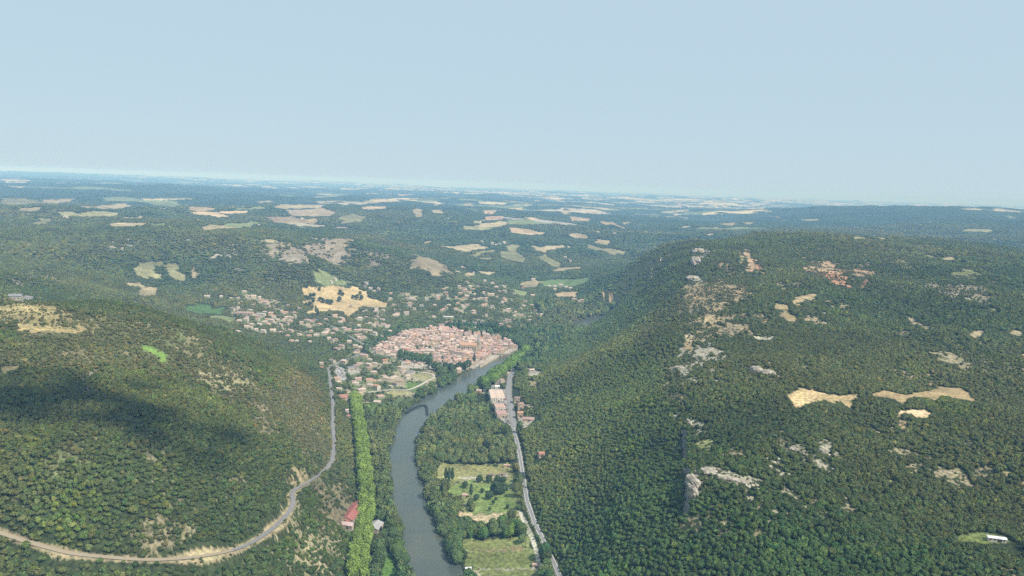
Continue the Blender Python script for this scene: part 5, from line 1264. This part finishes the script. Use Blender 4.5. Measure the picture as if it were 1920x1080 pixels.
# ---- the nearest trees of the wood as trees of their own, the rest as one wood
sx, sy, sw = project(np.stack([TX, TY, TZ + 4], 1))
inside = (sx > 15) & (sx < 1905) & (sy > 40) & (sy < 1065)
bankd = sample(sd, TX, TY)
isb = rip & (bankd < 26) & (DD < 1750) & inside
ob = np.argsort(DD + (~isb) * 1e6)[:min(110, int(isb.sum()))]
rest = inside & ~isb
ow = np.argsort(DD / rad * 4 + (~rest) * 1e6)[:180]
single = np.zeros(N, bool); single[ob] = True; single[ow] = True
left_b = np.array([True] * N)
near_i = np.array([np.linalg.norm(RC - (x, y), axis=1).argmin() for x, y in zip(TX[ob], TY[ob])])
tn = np.gradient(RC, axis=0)
for side in (0, 1):
    rank = 0
    for j_, i in enumerate(ob):
        c_ = near_i[j_]; cr = tn[c_][0] * (TY[i] - RC[c_][1]) - tn[c_][1] * (TX[i] - RC[c_][0])
        if (cr > 0) != (side == 0): continue
        rank += 1
        single_tree('riverbank_tree', TX[i], TY[i], TZ[i], rad[i], hgt[i], T[i], f'broad green tree leaning over the river, {ordinal(rank)} up the {"left" if side == 0 else "right"} bank', 'tree', 'trees along the river banks')
def where(i):
    if TX[i] < -60 and TZ[i] > 14: return 'low oak in the closed canopy of the left-hand hill near the bottom edge'
    if TZ[i] <= 14: return 'leafy tree in the wood on the valley floor beside the river'
    if sl_r[i]: return 'young tree in the even wood on the slope right of the valley road'
    return 'dark oak in the closed canopy of the right-hand plateau'
grp = {'low': 'oaks of the left-hand hill', 'lea': 'trees of the valley floor wood', 'you': 'trees of the right-hand slope', 'dar': 'oaks of the right-hand plateau'}
for i in ow:
    lb_ = where(i)
    single_tree('oak_tree', TX[i], TY[i], TZ[i] - curve0(TX[i], TY[i]), rad[i], hgt[i], T[i], lb_, 'tree', grp[lb_[:3]])

def wood(name, sel, label):
    k = np.where(sel)[0]; n_ = len(k)
    me = bpy.data.meshes.new(name); me.vertices.add(n_)
    co = np.stack([TX[k], TY[k], TZ[k] - curve0(TX[k], TY[k]) - .3], 1).astype(np.float32)
    me.vertices.foreach_set('co', co.ravel())
    def att(nm, ty, key, arr):
        a = me.attributes.new(nm, ty, 'POINT'); a.data.foreach_set(key, arr.astype(np.float32 if ty != 'INT' else np.int32).ravel())
    att('size', 'FLOAT_VECTOR', 'vector', np.stack([rad[k], rad[k] * rg.uniform(.85, 1.15, n_), hgt[k]], 1))
    att('turn', 'FLOAT_VECTOR', 'vector', np.stack([np.zeros(n_), np.zeros(n_), rg.random(n_) * 6.283], 1))
    att('pick', 'INT', 'value', rg.integers(0, NPROTO, n_))
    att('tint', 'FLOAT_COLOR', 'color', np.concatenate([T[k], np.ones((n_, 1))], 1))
    o = link(name, me, kind='stuff', label=label)
    ng = bpy.data.node_groups.new(name, 'GeometryNodeTree')
    ng.interface.new_socket('Geometry', in_out='INPUT', socket_type='NodeSocketGeometry'); ng.interface.new_socket('Geometry', in_out='OUTPUT', socket_type='NodeSocketGeometry')
    gi = ng.nodes.new('NodeGroupInput'); go = ng.nodes.new('NodeGroupOutput'); ip = ng.nodes.new('GeometryNodeInstanceOnPoints'); ci = ng.nodes.new('GeometryNodeCollectionInfo')
    ci.inputs['Collection'].default_value = pc; ci.inputs['Separate Children'].default_value = True; ci.inputs['Reset Children'].default_value = True
    def na(nm, ty):
        x = ng.nodes.new('GeometryNodeInputNamedAttribute'); x.data_type = ty; x.inputs['Name'].default_value = nm; return x.outputs['Attribute']
    L = ng.links.new
    L(gi.outputs[0], ip.inputs['Points']); L(ci.outputs[0], ip.inputs['Instance']); ip.inputs['Pick Instance'].default_value = True
    L(na('pick', 'INT'), ip.inputs['Instance Index']); L(na('turn', 'FLOAT_VECTOR'), ip.inputs['Rotation']); L(na('size', 'FLOAT_VECTOR'), ip.inputs['Scale'])
    L(ip.outputs[0], go.inputs[0])
    md = o.modifiers.new('wood', 'NODES'); md.node_group = ng
    return n_
nb0 = N
rgb_ = np.random.default_rng(77)
bx_ = np.arange(-1500, 1500, 4.0); by_ = np.arange(400, 2400, 4.0); BX, BY = [q.ravel() for q in np.meshgrid(bx_, by_, indexing='ij')]
BX = BX + rgb_.uniform(-2, 2, BX.size); BY = BY + rgb_.uniform(-2, 2, BX.size); bd = np.hypot(BX, BY)
m_ = (np.abs(np.arctan2(BX, BY)) < FXMAX) & (bd < 2400); BX, BY, bd = BX[m_], BY[m_], bd[m_]
bdn = sample(dens, BX, BY); m_ = (bdn < .8) & (sample(field.astype(float), BX, BY) < .01) & (sample(RD, BX, BY) > 1.5) & (sample(sd, BX, BY) > 4) & ~occupied(BX, BY) & ~(pip(BX, BY, town_w))
m_ &= rgb_.random(BX.size) < np.clip(.30 + .9 * fbm(BX, BY, 30, 2, 201), .04, .8); BX, BY, bd = BX[m_], BY[m_], bd[m_]
nb_ = BX.size; br_ = rgb_.uniform(.6, 1.7, nb_) * np.where(bd > 1400, 1.35, 1); bt_ = np.tile([.105, .118, .045], (nb_, 1)) * (1 + .25 * rgb_.standard_normal(nb_))[:, None]
TX = np.concatenate([TX, BX]); TY = np.concatenate([TY, BY]); TZ = np.concatenate([TZ, height(BX, BY)]); rad = np.concatenate([rad, br_]); hgt = np.concatenate([hgt, br_ * .9]); T = np.vstack([T, np.clip(bt_, .02, .4)])
single = np.concatenate([single, np.zeros(nb_, bool)]); scr = np.concatenate([scr, np.ones(nb_, bool)])
c1_ = wood('woodland', ~single & ~scr, 'oak and mixed woodland covering the hills and valley floor')
c2_ = wood('scrub', ~single & scr, 'low scrub and scattered bushes on the dry slopes and gardens')
print('TREES', N, c1_, c2_)

# ------------------------------------------------------------------ unseen cumulus added above and behind the camera to shade the left-hand hill
cl_m = mat('shadow_cloud_white', (.9, .9, .9), 1, 0)
rc = random.Random(9)
SUN_EL, SUN_AZ = R(50), R(128)
sdir = np.array([math.sin(SUN_AZ) * math.cos(SUN_EL), math.cos(SUN_AZ) * math.cos(SUN_EL), math.sin(SUN_EL)])
bm = bmesh.new()
for (px_, py_), sg, n_ in (((-10, 745), (110, 44), 72), ((110, 752), (95, 50), 34), ((250, 775), (85, 40), 12)):
    g_ = ground([(px_, py_)])[0]
    for i in range(n_):
        c = g_ + sdir * (3000 / sdir[2]) + np.array([max(-1.7, min(1.7, rc.gauss(0, 1))) * sg[0], max(-1.7, min(1.7, rc.gauss(0, 1))) * sg[1], rc.uniform(-25, 40)])
        r_ = rc.uniform(9, 18)
        bmesh.ops.create_icosphere(bm, subdivisions=1, radius=r_, matrix=Matrix.Translation(Vector(c)) @ Matrix.Diagonal((1.3, 1, .7, 1)))
link('shadow_cloud', fin(bm, 'shadow_cloud', [cl_m]), kind='structure')
SKY_STR, SUN_STR, HAZE_D, HAZE_C, EXPO, SKY_MIX, SKY_C = 0.10, 4.4, 0.000095, (.30, .60, 1.0), 0.20, .92, (4.55, 5.95, 6.85)
# ------------------------------------------------------------------ sky, sun, haze
SUN_EL, SUN_AZ = R(50), R(128)
w = bpy.data.worlds.new('World'); scene.world = w; w.use_nodes = True
nt = w.node_tree; bg = nt.nodes['Background']
sky = nt.nodes.new('ShaderNodeTexSky'); sky.sky_type = 'NISHITA'; sky.sun_disc = False
sky.sun_elevation = SUN_EL; sky.sun_rotation = SUN_AZ; sky.altitude = 500; sky.air_density = 1.0; sky.dust_density = 0.3; sky.ozone_density = 1.0
mx = nt.nodes.new('ShaderNodeMix'); mx.data_type = 'RGBA'; mx.inputs[0].default_value = SKY_MIX
nt.links.new(sky.outputs[0], mx.inputs[6]); mx.inputs[7].default_value = (*SKY_C, 1)          # a milky summer veil over the clear sky
nt.links.new(mx.outputs[2], bg.inputs[0]); bg.inputs[1].default_value = SKY_STR
sl = bpy.data.lights.new('sun', 'SUN'); sl.energy = SUN_STR; sl.angle = R(.53); sl.color = (1, .955, .89)
so = bpy.data.objects.new('sun', sl); C.objects.link(so)
dirv = Vector((math.sin(SUN_AZ) * math.cos(SUN_EL), math.cos(SUN_AZ) * math.cos(SUN_EL), math.sin(SUN_EL)))
so.rotation_euler = dirv.to_track_quat('Z', 'Y').to_euler(); so.location = (0, 0, 900)

hz = bpy.data.materials.new('haze_air'); hz.use_nodes = True
for n_ in list(hz.node_tree.nodes):
    if n_.type != 'OUTPUT_MATERIAL': hz.node_tree.nodes.remove(n_)
pv_ = hz.node_tree.nodes.new('ShaderNodeVolumePrincipled')
pv_.inputs['Color'].default_value = (*HAZE_C, 1); pv_.inputs['Density'].default_value = HAZE_D; pv_.inputs['Anisotropy'].default_value = -.2
pv_.inputs['Absorption Color'].default_value = (.80, .93, 1, 1)     # scatters, hardly absorbs
hz.node_tree.links.new(pv_.outputs[0], [n_ for n_ in hz.node_tree.nodes if n_.type == 'OUTPUT_MATERIAL'][0].inputs['Volume'])
zb_ = float(V[:, 2].min()) - 6
S = 72000
bm = bmesh.new(); bmesh.ops.create_cube(bm, size=1)
for v in bm.verts:
    v.co = Vector((v.co.x * 2 * S, v.co.y * 2 * S, CAM_Z + 25 if v.co.z > 0 else zb_))
me = bpy.data.meshes.new('haze'); bm.to_mesh(me); bm.free(); me.materials.append(hz)
link('haze', me, kind='stuff')

scene.view_settings.view_transform = 'Standard'; scene.view_settings.look = 'None'
scene.view_settings.exposure = EXPO; scene.view_settings.gamma = 1
cy = scene.cycles
cy.max_bounces = 3; cy.diffuse_bounces = 2; cy.glossy_bounces = 2; cy.transmission_bounces = 1; cy.volume_bounces = 0; cy.transparent_max_bounces = 4
cy.use_denoising = False; cy.denoiser = 'OPENIMAGEDENOISE'; cy.use_adaptive_sampling = True; cy.adaptive_threshold = .005
cy.caustics_reflective = False; cy.caustics_refractive = False
scene.render.use_persistent_data = False
